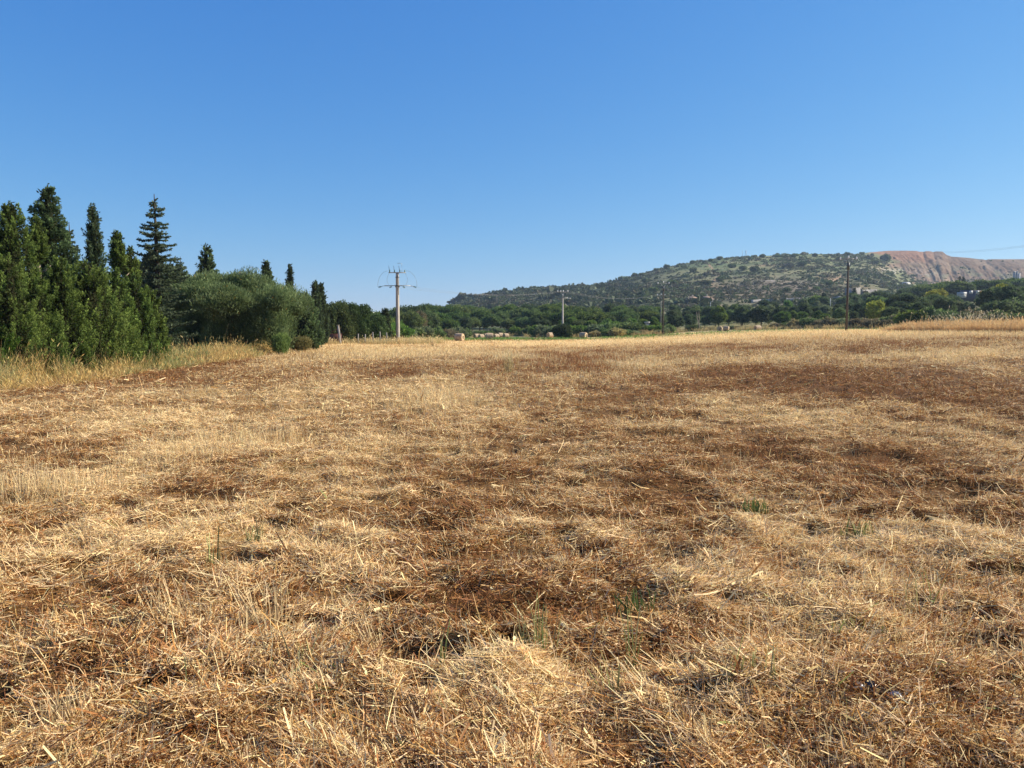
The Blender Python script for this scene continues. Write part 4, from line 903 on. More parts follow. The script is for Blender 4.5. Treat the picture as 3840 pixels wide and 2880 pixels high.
# ------------------------------------------------------------------ hay bales
def mat_bale():
    m, nt, out = new_mat('hay_bale'); L = nt.links.new
    tc = N(nt, 'ShaderNodeTexCoord'); mp = N(nt, 'ShaderNodeMapping'); mp.inputs['Scale'].default_value = (14, 2.5, 2.5); L(tc.outputs['Object'], mp.inputs[0])
    n = N(nt, 'ShaderNodeTexNoise'); n.inputs['Scale'].default_value = 2.2; n.inputs['Detail'].default_value = 6; L(mp.outputs[0], n.inputs['Vector'])
    cr = N(nt, 'ShaderNodeValToRGB'); e = cr.color_ramp.elements; e[0].position = .3; e[0].color = (.26, .17, .095, 1); e[1].position = .7; e[1].color = (.62, .48, .31, 1); L(n.outputs[0], cr.inputs[0])
    n2 = N(nt, 'ShaderNodeTexNoise'); n2.inputs['Scale'].default_value = 3; L(tc.outputs['Object'], n2.inputs['Vector'])
    mx = N(nt, 'ShaderNodeMixRGB', blend_type='MULTIPLY'); mx.inputs[0].default_value = .55; L(cr.outputs[0], mx.inputs[1])
    cr2 = N(nt, 'ShaderNodeValToRGB'); e = cr2.color_ramp.elements; e[0].position = .4; e[0].color = (.5, .44, .42, 1); e[1].position = .62; L(n2.outputs[0], cr2.inputs[0]); L(cr2.outputs[0], mx.inputs[2])
    p = N(nt, 'ShaderNodeBsdfPrincipled'); p.inputs['Roughness'].default_value = .8; L(mx.outputs[0], p.inputs['Base Color'])
    bp = N(nt, 'ShaderNodeBump'); bp.inputs['Strength'].default_value = .8; bp.inputs['Distance'].default_value = .03; L(n.outputs[0], bp.inputs['Height']); L(bp.outputs[0], p.inputs['Normal'])
    L(p.outputs[0], out.inputs[0]); return m
def mat_bale_end():
    m, nt, out = new_mat('bale_end'); L = nt.links.new
    tc = N(nt, 'ShaderNodeTexCoord'); sp = N(nt, 'ShaderNodeSeparateXYZ'); L(tc.outputs['Object'], sp.inputs[0])
    w = N(nt, 'ShaderNodeTexNoise'); w.inputs['Scale'].default_value = 7; w.inputs['Detail'].default_value = 5; L(tc.outputs['Object'], w.inputs['Vector'])
    cb = N(nt, 'ShaderNodeCombineXYZ'); L(sp.outputs[1], cb.inputs[0]); sb = N(nt, 'ShaderNodeMath', operation='SUBTRACT'); sb.inputs[1].default_value = .62; L(sp.outputs[2], sb.inputs[0]); L(sb.outputs[0], cb.inputs[1])
    ln = N(nt, 'ShaderNodeVectorMath', operation='LENGTH'); L(cb.outputs[0], ln.inputs[0])
    ml = N(nt, 'ShaderNodeMath', operation='MULTIPLY_ADD'); ml.inputs[1].default_value = 52; L(ln.outputs['Value'], ml.inputs[0]); m3 = N(nt, 'ShaderNodeMath', operation='MULTIPLY'); m3.inputs[1].default_value = 9; L(w.outputs[0], m3.inputs[0]); L(m3.outputs[0], ml.inputs[2])
    sn = N(nt, 'ShaderNodeMath', operation='SINE'); L(ml.outputs[0], sn.inputs[0]); mr = N(nt, 'ShaderNodeMapRange'); mr.inputs[1].default_value = -1; mr.inputs[2].default_value = 1; L(sn.outputs[0], mr.inputs[0])
    cr = N(nt, 'ShaderNodeValToRGB'); e = cr.color_ramp.elements; e[0].color = (.20, .13, .07, 1); e[1].color = (.60, .46, .28, 1); L(mr.outputs[0], cr.inputs[0])
    p = N(nt, 'ShaderNodeBsdfPrincipled'); p.inputs['Roughness'].default_value = .85; L(cr.outputs[0], p.inputs['Base Color']); L(p.outputs[0], out.inputs[0]); return m
MBALE, MEND = mat_bale(), mat_bale_end()
def make_bale():
    t = bpy.data.objects.new('hay_bale', None)
    ns, nx, Rb, Lb = 40, 13, .62, 1.22; V = []; F = []
    for i in range(nx):
        q = -1 + 2 * i / (nx - 1); sag = 1 - .06 * abs(q) ** 6
        for k in range(ns):
            a = 2 * PI * k / ns; rr_ = Rb * sag * (1 + .018 * float(vn(k * .7, i * .9, 5)) - .012 + .008 * (i % 2)); zz = math.sin(a) * rr_
            if zz < -Rb * .93: zz = -Rb * .93 - .01 * random.random()
            V.append((q * Lb / 2, math.cos(a) * rr_, zz + Rb * .95))
    F = [(i * ns + k, i * ns + (k + 1) % ns, (i + 1) * ns + (k + 1) % ns, (i + 1) * ns + k) for i in range(nx - 1) for k in range(ns)]
    body = mesh_obj('net_wrapped_side', np.array(V), np.array(F), MBALE, parent=t, smooth=True)
    kids = [body]
    for sgn in (-1, 1):
        V = [(sgn * (Lb / 2 + .012), 0, Rb * .95)]; F = []
        for j, f in enumerate((.35, .7, .93)):
            for k in range(ns):
                a = 2 * PI * k / ns; V.append((sgn * (Lb / 2 + .012 - .03 * (j == 2) + .025 * (float(vn(k * .8, j * 3 + sgn, 8)) - .5)), math.cos(a) * Rb * f, max(.02, math.sin(a) * Rb * f + Rb * .95)))
        tri = [(0, 1 + k, 1 + (k + 1) % ns) for k in range(ns)]
        F = [(1 + j * ns + k, 1 + j * ns + (k + 1) % ns, 1 + (j + 1) * ns + (k + 1) % ns, 1 + (j + 1) * ns + k) for j in range(2) for k in range(ns)]
        kids.append(mesh_obj('end_face', np.array(V), [np.array(tri), np.array(F)], MEND, parent=t))
    return t, kids
BALES = [(1724, 119, -22, 'nearest round hay bale, standing apart at the left, pale band near its right end', 1.0),
    (1787, 207, 38, 'far small round bale at the cluster\'s left end, dark end facing the field', 1), (1805, 199, 38, 'small round bale touching the left end of the cluster, lit on its right side', 1),
    (1824, 205, 35, 'sliver of a far bale peeping out left of the big bale in the cluster', 1), (1836, 137, 8, 'biggest bale of the cluster, net wrapped and standing in front of the others', 1),
    (1861, 192, 40, 'far bale half hidden behind the right side of the big cluster bale', 1), (1876, 208, 36, 'far bale between two others at the right end of the cluster', 1), (1897, 198, 36, 'rightmost far bale of the cluster with its dark left end showing', 1),
    (2062, 176, 40, 'bale half hidden behind the left side of the dark round shrub', 1), (2187, 147, -35, 'lone upright looking bale right of the dark round shrub, right end sunlit', 1),
    (2696, 192, 68, 'left bale of the pair by the hedge, its ringed end facing the field', 1), (2720, 187, -32, 'right bale of the pair by the hedge, ringed end sunlit', 1), (2836, 171, 18, 'single bale on the green strip left of the dark wooden pole', 1)]
broot, bkids = make_bale()
for i, (sx, d, rz, lab, sc) in enumerate(BALES):
    x, y, z = at(sx, d)
    if i == 0: C.objects.link(broot); broot.location = (x, y, z); broot.rotation_euler = (0, 0, math.radians(rz)); r = broot; tag(r, lab, 'hay bale', 'round hay bales at the end of the field')
    else: dup(broot, bkids, (x, y, z), math.radians(rz), (1, 1, 1), lab)

# ------------------------------------------------------------------ power poles
def concrete_pole():
    d = 104; x, y, z = at(1494, d); h = top_z(1494, 1024, d) - z
    t = thing('power_pole', (x, y, z), 'tall pale concrete power pole with a switch on top and two crossarms', 'power pole', rz=math.radians(45))
    w0, w1 = .285, .20
    b = MB(); k = 12
    V = []; F = []
    for i in range(k + 1):
        q = i / k; w = (w0 * (1 - q) + w1 * q)
        for (a, c) in ((-1, -1), (1, -1), (1, 1), (-1, 1)): V.append((a * w, c * w, q * h - (.3 if i == 0 else 0)))
    V = np.array(V); V[:, :2] *= .72
    F = [(i * 4 + j, i * 4 + (j + 1) % 4, i * 4 + 4 + (j + 1) % 4, i * 4 + 4 + j) for i in range(k) for j in range(4)] + [(k * 4, k * 4 + 1, k * 4 + 2, k * 4 + 3)]
    b.add(V, F); b.build('shaft', M['concrete'], t)
    b = MB()
    for i in range(10): b.box((.2015 - .0045 * i, 0, 1.0 + i * .72), (.03, .10, .035))
    b.build('step_recess', M['darksteel'], t)
    zt, zl = h + .05, h - 1.72; c45 = math.cos(-PI / 4)
    def P(a, c, zz):   # along the crossarm (to the right in the picture), toward the viewer, up
        return ((a - c) * .7071, (-a - c) * .7071, zz)
    b = MB(); b.tube([P(-1.15, 0, zt), P(1.15, 0, zt)], .05, 4); b.tube([P(-1.15, .18, zt + .02), P(1.15, .18, zt + .02)], .035, 4); b.build('upper_crossarm', M['steel'], t)
    b = MB(); b.tube([P(-1.75, 0, zl + .03), P(-.2, 0, zl + .06), P(.2, 0, zl + .06), P(1.75, 0, zl + .03)], .055, 4)
    for s in (-1, 1): b.tube([P(s * 1.75, 0, zl + .03), P(s * 2.15, 0, zl - .05)], .035, 4)
    b.tube([P(-.3, 0, zl - .1), P(.3, 0, zl - .1)], .07, 4); b.build('lower_crossarm', M['steel'], t)
    for a in (-1.0, -.35, .35, 1.0):
        b = MB(); b.tube([P(a, .05, zt + .05), P(a, .05, zt + .12), P(a, .05, zt + .2), P(a, .05, zt + .28), P(a, .05, zt + .38)], [.05, .10, .06, .10, .04], 8); b.build('insulator', M['glassgreen'], t)
    for a in (-1.05, -.40, .30):
        b = MB(); b.tube([P(a, .05, zt + .35), P(a - .03, .05, zt + .62), P(a - .10, .05, zt + .92)], [.035, .025, .02], 5); b.build('switch_blade', M['darksteel'], t)
    for s in (-1, 1):
        b = MB()
        for q in range(4): b.tube([P(s * (2.15 + .10 * q), 0, zl - .05 - .03 * q), P(s * (2.19 + .10 * q), 0, zl - .07 - .03 * q), P(s * (2.23 + .10 * q), 0, zl - .085 - .03 * q)], [.05, .13, .05], 8)
        b.build('strain_insulator', M['glassgreen'], t)
        b = MB()
        for q in range(3): b.tube([P(s * (.75 + .10 * q), .1, zl - .08 - .05 * q), P(s * (.79 + .10 * q), .1, zl - .10 - .05 * q), P(s * (.83 + .1 * q), .1, zl - .12 - .05 * q)], [.05, .13, .05], 8)
        b.build('strain_insulator', M['glassgreen'], t)
        pts = [P(s * (1.2 + 1.42 * math.sin(q * PI / 16 * 1.04)), .0, zt + .25 - 2.12 * (1 - math.cos(q * PI / 16))) for q in range(9)]
        b = MB(); b.tube(pts, .017, 5); b.build('jumper_cable', M['cable'], t, True)
        pts = [P(s * (1.05 + .32 * math.sin(q * PI / 8 * .9)), .1, zt - .05 - (zt - zl - .2) * q / 8) for q in range(9)]
        b = MB(); b.tube(pts, .015, 5); b.build('jumper_cable', M['cable'], t, True)
    b = MB(); b.tube([P(.62, 0, zt), P(.62, 0, zt + 1.22), P(.02, 0, zt + 1.26)], .03, 5); b.build('switch_mast', M['steel'], t)
    b = MB(); b.tube([P(.12, .26, zt - .1), P(.16, .28, zt - 1.0), P(.20, .3, zl - 1.2)], .035, 5); b.build('downlead', M['darksteel'], t)
    b = MB(); b.box((0, 0, h - .55), (.42, .42, .06)); b.box((0, 0, zl + .03), (.46, .46, .12)); b.build('pole_band', M['darksteel'], t)
    return x, y, z, h, zl
cpx, cpy, cpz, cph, cpl = concrete_pole()
def wood_pole(sx, topy, d, lab, rad=.13, arm=1.75, mat='wood', v=True, rz=0.0, low=False):
    x, y, z = at(sx, d); h = top_z(sx, topy, d) - z
    t = thing('power_pole', (x, y, z), lab, 'power pole', rz=rz)
    b = MB(); b.tube([(0, 0, -.3), (0, 0, h * .5), (0, 0, h)], [rad * 1.15, rad, rad * .8], 10); b.build('shaft', M[mat], t, True)
    if v:
        b = MB(); b.tube([(-arm / 2, 0, h + .42), (-arm * .16, 0, h + .58), (arm * .16, 0, h + .58), (arm / 2, 0, h + .42)], .045, 4); b.build('crossarm', M['steel'], t)
        b = MB(); b.tube([(-rad * .5, 0, h - .15), (-arm * .27, 0, h + .5)], .035, 4); b.tube([(rad * .5, 0, h - .15), (arm * .27, 0, h + .5)], .035, 4); b.build('brace', M['steel'], t)
        b = MB(); b.tube([(0, 0, h - .95), (0, 0, h)], rad + .02, 10); b.build('pole_cap', M['darksteel'], t)
        tops = [(-arm / 2 - .05, h + .45), (0, h + .60), (arm / 2 + .05, h + .45)]
        for (a, zz) in tops:
            b = MB(); b.tube([(a, 0, zz - .02), (a, 0, zz + .08), (a, 0, zz + .14), (a, 0, zz + .22), (a, 0, zz + .34)], [.04, .11, .07, .10, .05], 8); b.build('insulator', M['ceramic'], t)
    return (x, y, z, h)
wp1 = wood_pole(3168, 985, 106, 'thick dark wooden pole with a V bracket, tallest pole before the hill', .145, 2.0, rz=math.radians(-8))
wp2 = wood_pole(2483, 1073, 150, 'slender wooden pole with a curved bracket standing in dry grass, front of two', .13, 2.0, rz=math.radians(-5))
wp3 = wood_pole(2475, 1114, 205, 'farther thin pole seen close beside the slender wooden pole', .11, 2.0, 'greywood', rz=math.radians(10))
def shrub_pole():
    d = 153; x, y, z = at(2109, d); h = top_z(2109, 1119, d) - z
    t = thing('power_pole', (x, y, z), 'pale concrete pole with two crossarms rising behind the dark round shrub', 'power pole')
    b = MB(); V = []; 
    for q, w, dd in ((0, .22, .34), (1, .13, .2)):
        for (a, c) in ((-1, -1), (1, -1), (1, 1), (-1, 1)): V.append((a * w, c * dd, q * h - .3 * (q == 0)))
    b.add(V, [(j, (j + 1) % 4, 4 + (j + 1) % 4, 4 + j) for j in range(4)] + [(4, 5, 6, 7)]); b.build('shaft', M['concrete'], t)
    b = MB(); b.tube([(0, 0, h), (0, 0, h + .95)], .09, 6); b.build('pole_top', M['steel'], t)
    zu = h + 1.2
    b = MB(); b.tube([(-1.0, 0, zu + .1), (-.35, 0, zu), (0, 0, zu), (.35, 0, zu), (1.0, 0, zu + .1)], .05, 4); b.build('upper_crossarm', M['steel'], t)
    b = MB(); b.tube([(0, 0, h + .7), (-.4, 0, zu)], .035, 4); b.tube([(0, 0, h + .7), (.4, 0, zu)], .035, 4); b.build('brace', M['steel'], t)
    b = MB(); b.tube([(-1.0, 0, h + .08), (1.0, 0, h + .08)], .06, 4); b.tube([(-1.0, 0, h - .12), (.6, 0, h - .12)], .04, 4); b.build('lower_crossarm', M['steel'], t)
    for a in (-1.0, -.4, .1, 1.0):
        b = MB(); b.tube([(a, 0, zu + .05), (a, 0, zu + .18), (a, 0, zu + .3), (a, 0, zu + .42)], [.05, .10, .08, .05], 8); b.build('insulator', M['ceramic'], t)
    for a in (1.2, 1.5):
        b = MB(); b.tube([(a - .1, 0, h + .06), (a, 0, h + .04), (a + .1, 0, h + .02)], [.05, .09, .05], 8); b.build('insulator', M['ceramic'], t)
    return x, y, z, h
sp = shrub_pole()
def cable(a, b_, sag, lab, rad=.008, n=20):
    a = np.array(a); b_ = np.array(b_); pts = [a + (b_ - a) * q - np.array([0, 0, sag * 4 * q * (1 - q)]) for q in np.linspace(0, 1, n)]
    m = MB(); m.tube(pts, rad, 4); tag(m.build('power_line', M['cable']), lab, 'cable', 'overhead power lines')
for s, w in ((-1, 'left'), (0, 'middle'), (1, 'right')):
    cable((cpx + s * 1.6, cpy, cpz + cpl), (sp[0] + s * .95, sp[1], sp[2] + sp[3] + 1.45), 1.0, f'thin {w} wire running from the concrete pole toward the pole behind the shrub')
    cable((sp[0] + s * .95, sp[1], sp[2] + sp[3] + 1.45), (wp3[0] + s * .95, wp3[1], wp3[2] + wp3[3] + .7), 1.3, f'thin {w} wire sagging from the pole behind the shrub to the farther thin pole')
    cable((wp2[0] + s, wp2[1], wp2[2] + wp2[3] + .75), (wp1[0] + s, wp1[1], wp1[2] + wp1[3] + .75), .9, f'thin {w} wire between the slender wooden pole and the thick dark pole', .008)
for k, (y1, y2) in enumerate(((940, 912), (944, 917))):
    u1, t1 = ray(3530, y1 + 4); u2, t2 = ray(3990, y2 - 14)
    cable((u1 * 1150, 1150, CAMH + t1 * 1150), (u2 * 700, 700, CAMH + t2 * 700), 3, f"{'upper' if k == 0 else 'lower'} long power line crossing the sky above the spoil heap", .085)
# far thin poles and the hilltop pylon
for (sx, sy0, sy1, r_, mt, lab, hd) in [(2996, 1112, 1172, .16, 'wood', 'short dark pole rising out of the wood left of the thick dark pole', None), (2659, 1133, 1156, .14, 'white', 'white lamp mast below the right hill house', 1), (3686, 1098, 1146, .13, 'steel', 'grey lamp post in front of the orange signed building', 1), (3105, 1118, 1142, .12, 'white', 'thin white mast in the wood left of the thick dark pole', None), (1863, 1108, 1136, .16, 'greywood', 'pale pole on the lower left slope of the hill', 1), (1911, 1117, 1138, .16, 'greywood', 'second pale pole on the lower left slope of the hill', 1), (2752, 1012, 1048, .14, 'greywood', 'faint pole on the green hillside below the big tree', 1)]:
    d = {2996: 300, 2659: 330, 3686: 210, 3105: 290}.get(sx)
    if d: x, y, z = at(sx, d); zb = min(z, top_z(sx, sy1, d))
    else: x, y, zb = ground(sx, sy1)
    d = y; h = top_z(sx, sy0, d) - zb
    t = thing('pole', (x, y, zb), lab, 'pole')
    b = MB(); b.tube([(0, 0, -.3), (0, 0, h)], [r_, r_ * .8], 8); b.build('shaft', M[mt], t, True)
    b = MB()
    if hd: b.tube([(-.1, 0, h), (.5, 0, h + .25), (.9, 0, h + .2)] if mt in ('white', 'steel') else [(-.9, 0, h - .2), (.9, 0, h - .2)], .09, 5); b.build('lamp_arm' if mt in ('white', 'steel') else 'crossarm', M[mt], t)
x, y, z = ground(2792, 966); 
if y > 960: y = 945; x = at(2792, y)[0]; z = float(T(x, y))
h = top_z(2792, 941, y) - z; k = y / 3.75 / FPX
t = thing('pylon', (x, y, z), 'open framed power pylon on the hilltop skyline', 'pylon')
for (a0, a1) in ((-8, -8), (2, 4), (9, 5)):
    b = MB(); b.tube([(a0 * k, 0, -1), (a1 * k, 0, h)], .16, 6); b.build('leg', M['steel'], t)
b = MB(); b.tube([(-10 * k, 0, h), (-6 * k, 0, h)], .16, 5); b.tube([(1 * k, 0, h), (9 * k, 0, h)], .16, 5); b.build('crossarm', M['steel'], t)

# ------------------------------------------------------------------ fence posts, gate
for i, (sx, d, h, ln) in enumerate([(1346, 94, 1.25, -.02), (1371, 94.4, 1.2, .03), (1402, 94, 1.45, -.06), (1428, 95, 1.5, -.03), (1453, 95, 1.4, -.05)]):
    x, y, z = at(sx, d); b = MB(); b.tube([(0, 0, -.2), (ln * .5, 0, h * .5), (ln, 0, h)], [.085, .08, .075], 7)
    o = b.build('fence_post', M['greywood'], None, True); o.location = (x, y, z)
    tag(o, f'{ORD[i]} pale leaning fence post counted from the red gate toward the concrete pole', 'fence post', 'fence posts in front of the hedge')
x, y, z = at(1279, 94); t = thing('gate_post', (x, y, z), 'grey leaning square post beside the red gate', 'post')
b = MB(); b.add([(-.12, -.1, -.2), (.14, -.1, -.2), (.14, .1, -.2), (-.12, .1, -.2), (-.36, -.08, 2.25), (-.14, -.08, 2.25), (-.14, .08, 2.25), (-.36, .08, 2.25)], [(0, 1, 5, 4), (1, 2, 6, 5), (2, 3, 7, 6), (3, 0, 4, 7), (4, 5, 6, 7)]); b.build('shaft', M['greywood'], t)
b = MB(); b.box((-.25, 0, 2.28), (.28, .22, .06)); b.build('cap', M['concrete'], t)
x, y, z = at(1257, 94.5); t = thing('gate', (x, y, z), 'low dark red metal gate with a sloping rail between the twin cypress and grey post', 'gate')
b = MB(); b.box((0, 0, .75), (1.8, .05, .9)); b.build('panel', M['redsteel'], t)
b = MB(); b.tube([(-.9, -.02, 1.24), (.95, -.02, 1.22)], .045, 5); b.tube([(-.9, -.02, 1.26), (.75, -.02, 1.95)], .045, 5); b.build('rail', M['redsteel'], t)

# ------------------------------------------------------------------ buildings
def house(name, x, y, z, w, dp, hw, hr, rz, lab, wall='render', roof='tile', chim=True, wins=2):
    t = thing(name, (x, y, z), lab, 'house', rz=rz)
    b = MB(); b.box((0, 0, hw / 2 - 1), (w, dp, hw + 2)); b.build('wall', M[wall], t)
    e = .45; rl = w / 2 - dp * .35
    V = [(-w / 2 - e, -dp / 2 - e, hw), (w / 2 + e, -dp / 2 - e, hw), (w / 2 + e, dp / 2 + e, hw), (-w / 2 - e, dp / 2 + e, hw), (-rl, 0, hw + hr), (rl, 0, hw + hr)]
    b = MB(); b.add(V, [(0, 1, 5, 4), (2, 3, 4, 5), (1, 2, 5), (3, 0, 4), (3, 2, 1, 0)]); rf = b.build('roof', M[roof], t)
    if chim: b = MB(); b.box((rl * .3, .3, hw + hr + .25), (.7, .7, 1.3)); b.build('chimney', M['render'], rf)
    for k in range(wins):
        b = MB(); b.box((-w / 2 + w * (k + .7) / (wins + .4), -dp / 2 - .03, hw * .55), (1.1, .1, 1.2)); b.build('window', M['glass'], t)
    return t
x, y, z = ground(2594, 1131); x2, y2, z2 = ground(2650, 1131)
k = y / 3.75 / FPX
house('house', x, y, top_z(2594, 1122, y) - 2.6, 50 * k, 7, 2.6, top_z(2594, 1112, y) - top_z(2594, 1122, y), .05, 'left low house with a tan hipped roof on the hill foot')
house('house', x2, y2 + 1, top_z(2650, 1120, y2) - 3, 50 * k, 8, 3.0, top_z(2650, 1110, y2) - top_z(2650, 1120, y2), -.12, 'right low house with a larger tan hipped roof on the hill foot')
# far building left of the concrete pole
d = 260; x, y, z = at(1476, d); k = d / 3.75 / FPX; zt = top_z(1476, 1174, d)
t = thing('farm_building', (x, y, z), 'long low building with a bluish roof glimpsed left of the concrete pole', 'building')
zz = top_z(1476, 1184, d) - z
b = MB(); b.box((0, 0, zz / 2), (56 * k, 8, zz)); b.build('wall', M['darkwall'], t)
b = MB(); b.add([(-28.5 * k, -4.6, zz), (28.5 * k, -4.6, zz), (28.5 * k, 4.6, zz), (-28.5 * k, 4.6, zz), (-24 * k, 0, zt - z), (27 * k, 0, zt - z)], [(0, 1, 5, 4), (2, 3, 4, 5), (1, 2, 5), (3, 0, 4), (3, 2, 1, 0)]); b.build('roof', M['bluegrey'], t)
b = MB(); b.box((8 * k, -4.7, zz - .35), (30 * k, .12, .55)); b.build('fascia', M['white'], t)
b = MB(); b.box((4 * k, -4.1, zz / 2), (.25, .25, zz)); b.build('column', M['concrete'], t)
d = 250; x, y, z = at(1399, d); k = d / 3.75 / FPX; zz = top_z(1399, 1176, d) - z
t = thing('house', (x, y, z), 'white house gable glimpsed over the hedge behind the fence posts', 'house')
b = MB(); b.box((0, 0, zz / 2), (18 * k, 6, zz)); b.build('wall', M['white'], t)
b = MB(); b.add([(-10 * k, -3.3, zz), (10 * k, -3.3, zz), (10 * k, 3.3, zz), (-10 * k, 3.3, zz), (-10 * k, 0, zz + .5), (10 * k, 0, zz + .5)], [(0, 1, 5, 4), (2, 3, 4, 5), (1, 2, 5), (3, 0, 4), (3, 2, 1, 0)]); b.build('roof', M['white'], t)
# small white shed in the hedge
d = 190; x, y, z = at(2424, d); zz = top_z(2424, 1208, d) - z
t = thing('shed', (x, y, z), 'small white roofed shed almost buried in the hedge left of the slender pole', 'shed')
b = MB(); b.box((0, 0, zz / 2 - .1), (.9, 1.4, zz - .2)); b.build('wall', M['render'], t)
b = MB(); b.box((0, 0, zz - .06), (1.1, 1.7, .28)); b.build('roof', M['white'], t)
# orange signed building
d = 300; x, y, z = at(3645, d); z = top_z(3645, 1119, d); k = d / 3.75 / FPX; zb = top_z(3645, 1116, d) - z; zt = top_z(3645, 1088, d) - z
t = thing('shop_building', (x, y, z), 'dark low building with white and orange sign boards under the pines on the right', 'building')
b = MB(); b.box((-2 * k, 0, zt * .3 - .5), (92 * k, 5, zt * .6 + 1.0)); b.box((-2 * k, 1, zt * .5), (90 * k, 3, zt - .1)); b.build('wall', M['darkwall'], t)
sh = top_z(3645, 1092, d) - top_z(3645, 1103, d); zs = top_z(3645, 1097, d) - z
for (a, w_) in ((-33, 13), (-8, 12), (37, 10)):
    b = MB(); b.box((a * k, -2.62, zs), (w_ * k, .12, sh)); b.build('sign_board', M['white'], t)
for q in range(7):
    b = MB(); b.box(((0 + q * 4.1) * k, -2.64, zs + .04 * (q % 3 - 1)), (3.3 * k, .12, sh * (.85 - .04 * q))); b.build('sign_letter', M['orange'], t)
b = MB(); b.box((14 * k, -2.56, zs), (32 * k, .06, sh)); b.build('sign_backing', M['darkwall'], t)
d = 296; x, y, z = at(3593, d); z = top_z(3593, 1112, d); k = d / 3.75 / FPX; zt = top_z(3593, 1096, d) - z
t = thing('container', (x, y, z), 'white flat container left of the orange signed building', 'container')
b = MB(); b.box((0, 0, zt - .5), (24 * k, 2.4, 1.0)); b.box((0, 0, zt / 2 - .5), (22 * k, 2.2, zt - 1.0 + .9)); b.build('body', M['white'], t)
b = MB(); b.box((0, -1.15, zt * .5), (20 * k, .2, .3)); b.build('sill_rail', M['steel'], t)
# road beside it
x, y, z = ground(3650, 1130)
# white container and orange bank at hill foot
x, y, z = ground(3396, 1072); k = y / 3.75 / FPX
t = thing('greenhouse', (x, y, z), 'long pale low greenhouse roof at the hill foot left of the spoil heap', 'greenhouse')
b = MB(); b.box((0, 0, .8), (26 * k, 5, 2.2)); b.build('wall', M['white'], t)
b = MB(); b.add([(-13.5 * k, -2.8, 1.92), (13.5 * k, -2.8, 1.92), (13.5 * k, 2.8, 1.92), (-13.5 * k, 2.8, 1.92), (-13 * k, 0, 2.9), (13 * k, 0, 2.9)], [(0, 1, 5, 4), (2, 3, 4, 5), (1, 2, 5), (3, 0, 4), (3, 2, 1, 0)]); b.build('roof', M['white'], t)
# silos of the plant
for i, (sx, sy, hw, mt, lab) in enumerate([(3786, 1018, 5, 'concrete', 'left grey silo of the plant below the spoil heap'), (3796, 1016, 3.5, 'render', 'middle grey silo of the plant below the spoil heap'), (3804, 1020, 2.6, 'white', 'slim bright white silo of the plant below the spoil heap')]):
    d = 520; x, y, z = at(sx, d); k = d / 3.75 / FPX; zt = top_z(sx, sy, d) - z
    t = thing('silo', (x, y, z), lab, 'silo', 'silos of the plant')
    b = MB(); b.tube([(0, 0, -1), (0, 0, zt - .8)], hw * k, 14); b.build('body', M[mt], t, True)
    b = MB(); b.tube([(0, 0, zt - .8), (0, 0, zt)], [hw * k * 1.03, hw * k * .3], 14); b.build('roof', M['steel'], t)
# walls along the hill foot
def wall(pts, hgt, lab, mat, cat='wall', name='stone_wall'):
    P = [ground(a, b_) for a, b_ in pts]; b = MB(); Q = []
    for (p, q) in zip(P[:-1], P[1:]):
        m = 5
        for k in range(m): Q.append(tuple(p[i] + (q[i] - p[i]) * k / m for i in range(3)))
    Q.append(P[-1]); V = []; F = []
    for i, (x, y, z) in enumerate(Q):
        hh_ = hgt * (1 + .10 * (random.random() - .5)); zz = z
        V += [(x, y, zz - .8), (x, y, zz + hh_), (x, y + .6, zz + hh_), (x, y + .6, zz - .8)]
    for i in range(len(Q) - 1):
        for j in range(4): F.append((i * 4 + j, i * 4 + 4 + j, i * 4 + 4 + (j + 1) % 4, i * 4 + (j + 1) % 4))
    F += [(0, 1, 2, 3), tuple(len(V) - 4 + j for j in (3, 2, 1, 0))]
    b.add(V, F); o = b.build(name, M[mat]); tag(o, lab, cat)
wall([(3170, 1118), (3195, 1117), (3226, 1113)], 5.2, 'tall pale concrete retaining wall right of the thick dark pole', 'greywall', 'wall', 'retaining_wall')
wall([(3232, 1112), (3262, 1110), (3288, 1108)], 3.6, 'lower grey concrete wall running right from the tall pale wall', 'greywall', 'wall', 'retaining_wall')
wall([(2818, 1137), (2860, 1135), (2905, 1134)], 1.8, 'long pale stone wall at the hill foot above the bale on the green strip', 'stone')
wall([(2930, 1130), (2962, 1129), (3006, 1128)], 1.6, 'shorter pale stone wall continuing toward the short dark pole', 'stone')
wall([(1766, 1123), (1820, 1123), (1870, 1124)], .8, 'upper terrace wall line on the lower left slope of the hill', 'stone')
wall([(1960, 1128), (2010, 1130), (2050, 1129)], .8, 'lower terrace wall line left of the pole behind the shrub', 'stone')
wall([(2128, 1134), (2152, 1133)], .9, 'short pale terrace wall right of the pole behind the shrub', 'stone')
wall([(2130, 1143), (2160, 1142)], .7, 'bottom pale terrace ledge right of the pole behind the shrub', 'stone')
x, y, z = ground(3142, 1124); k = y / 3.75 / FPX
house('shed', x, y, z, 24 * k, 6, top_z(3142, 1117, y) - z, 1.0, .1, 'small grey roofed shed left of the thick dark pole', 'render', 'concrete', False, 1)['category'] = 'shed'

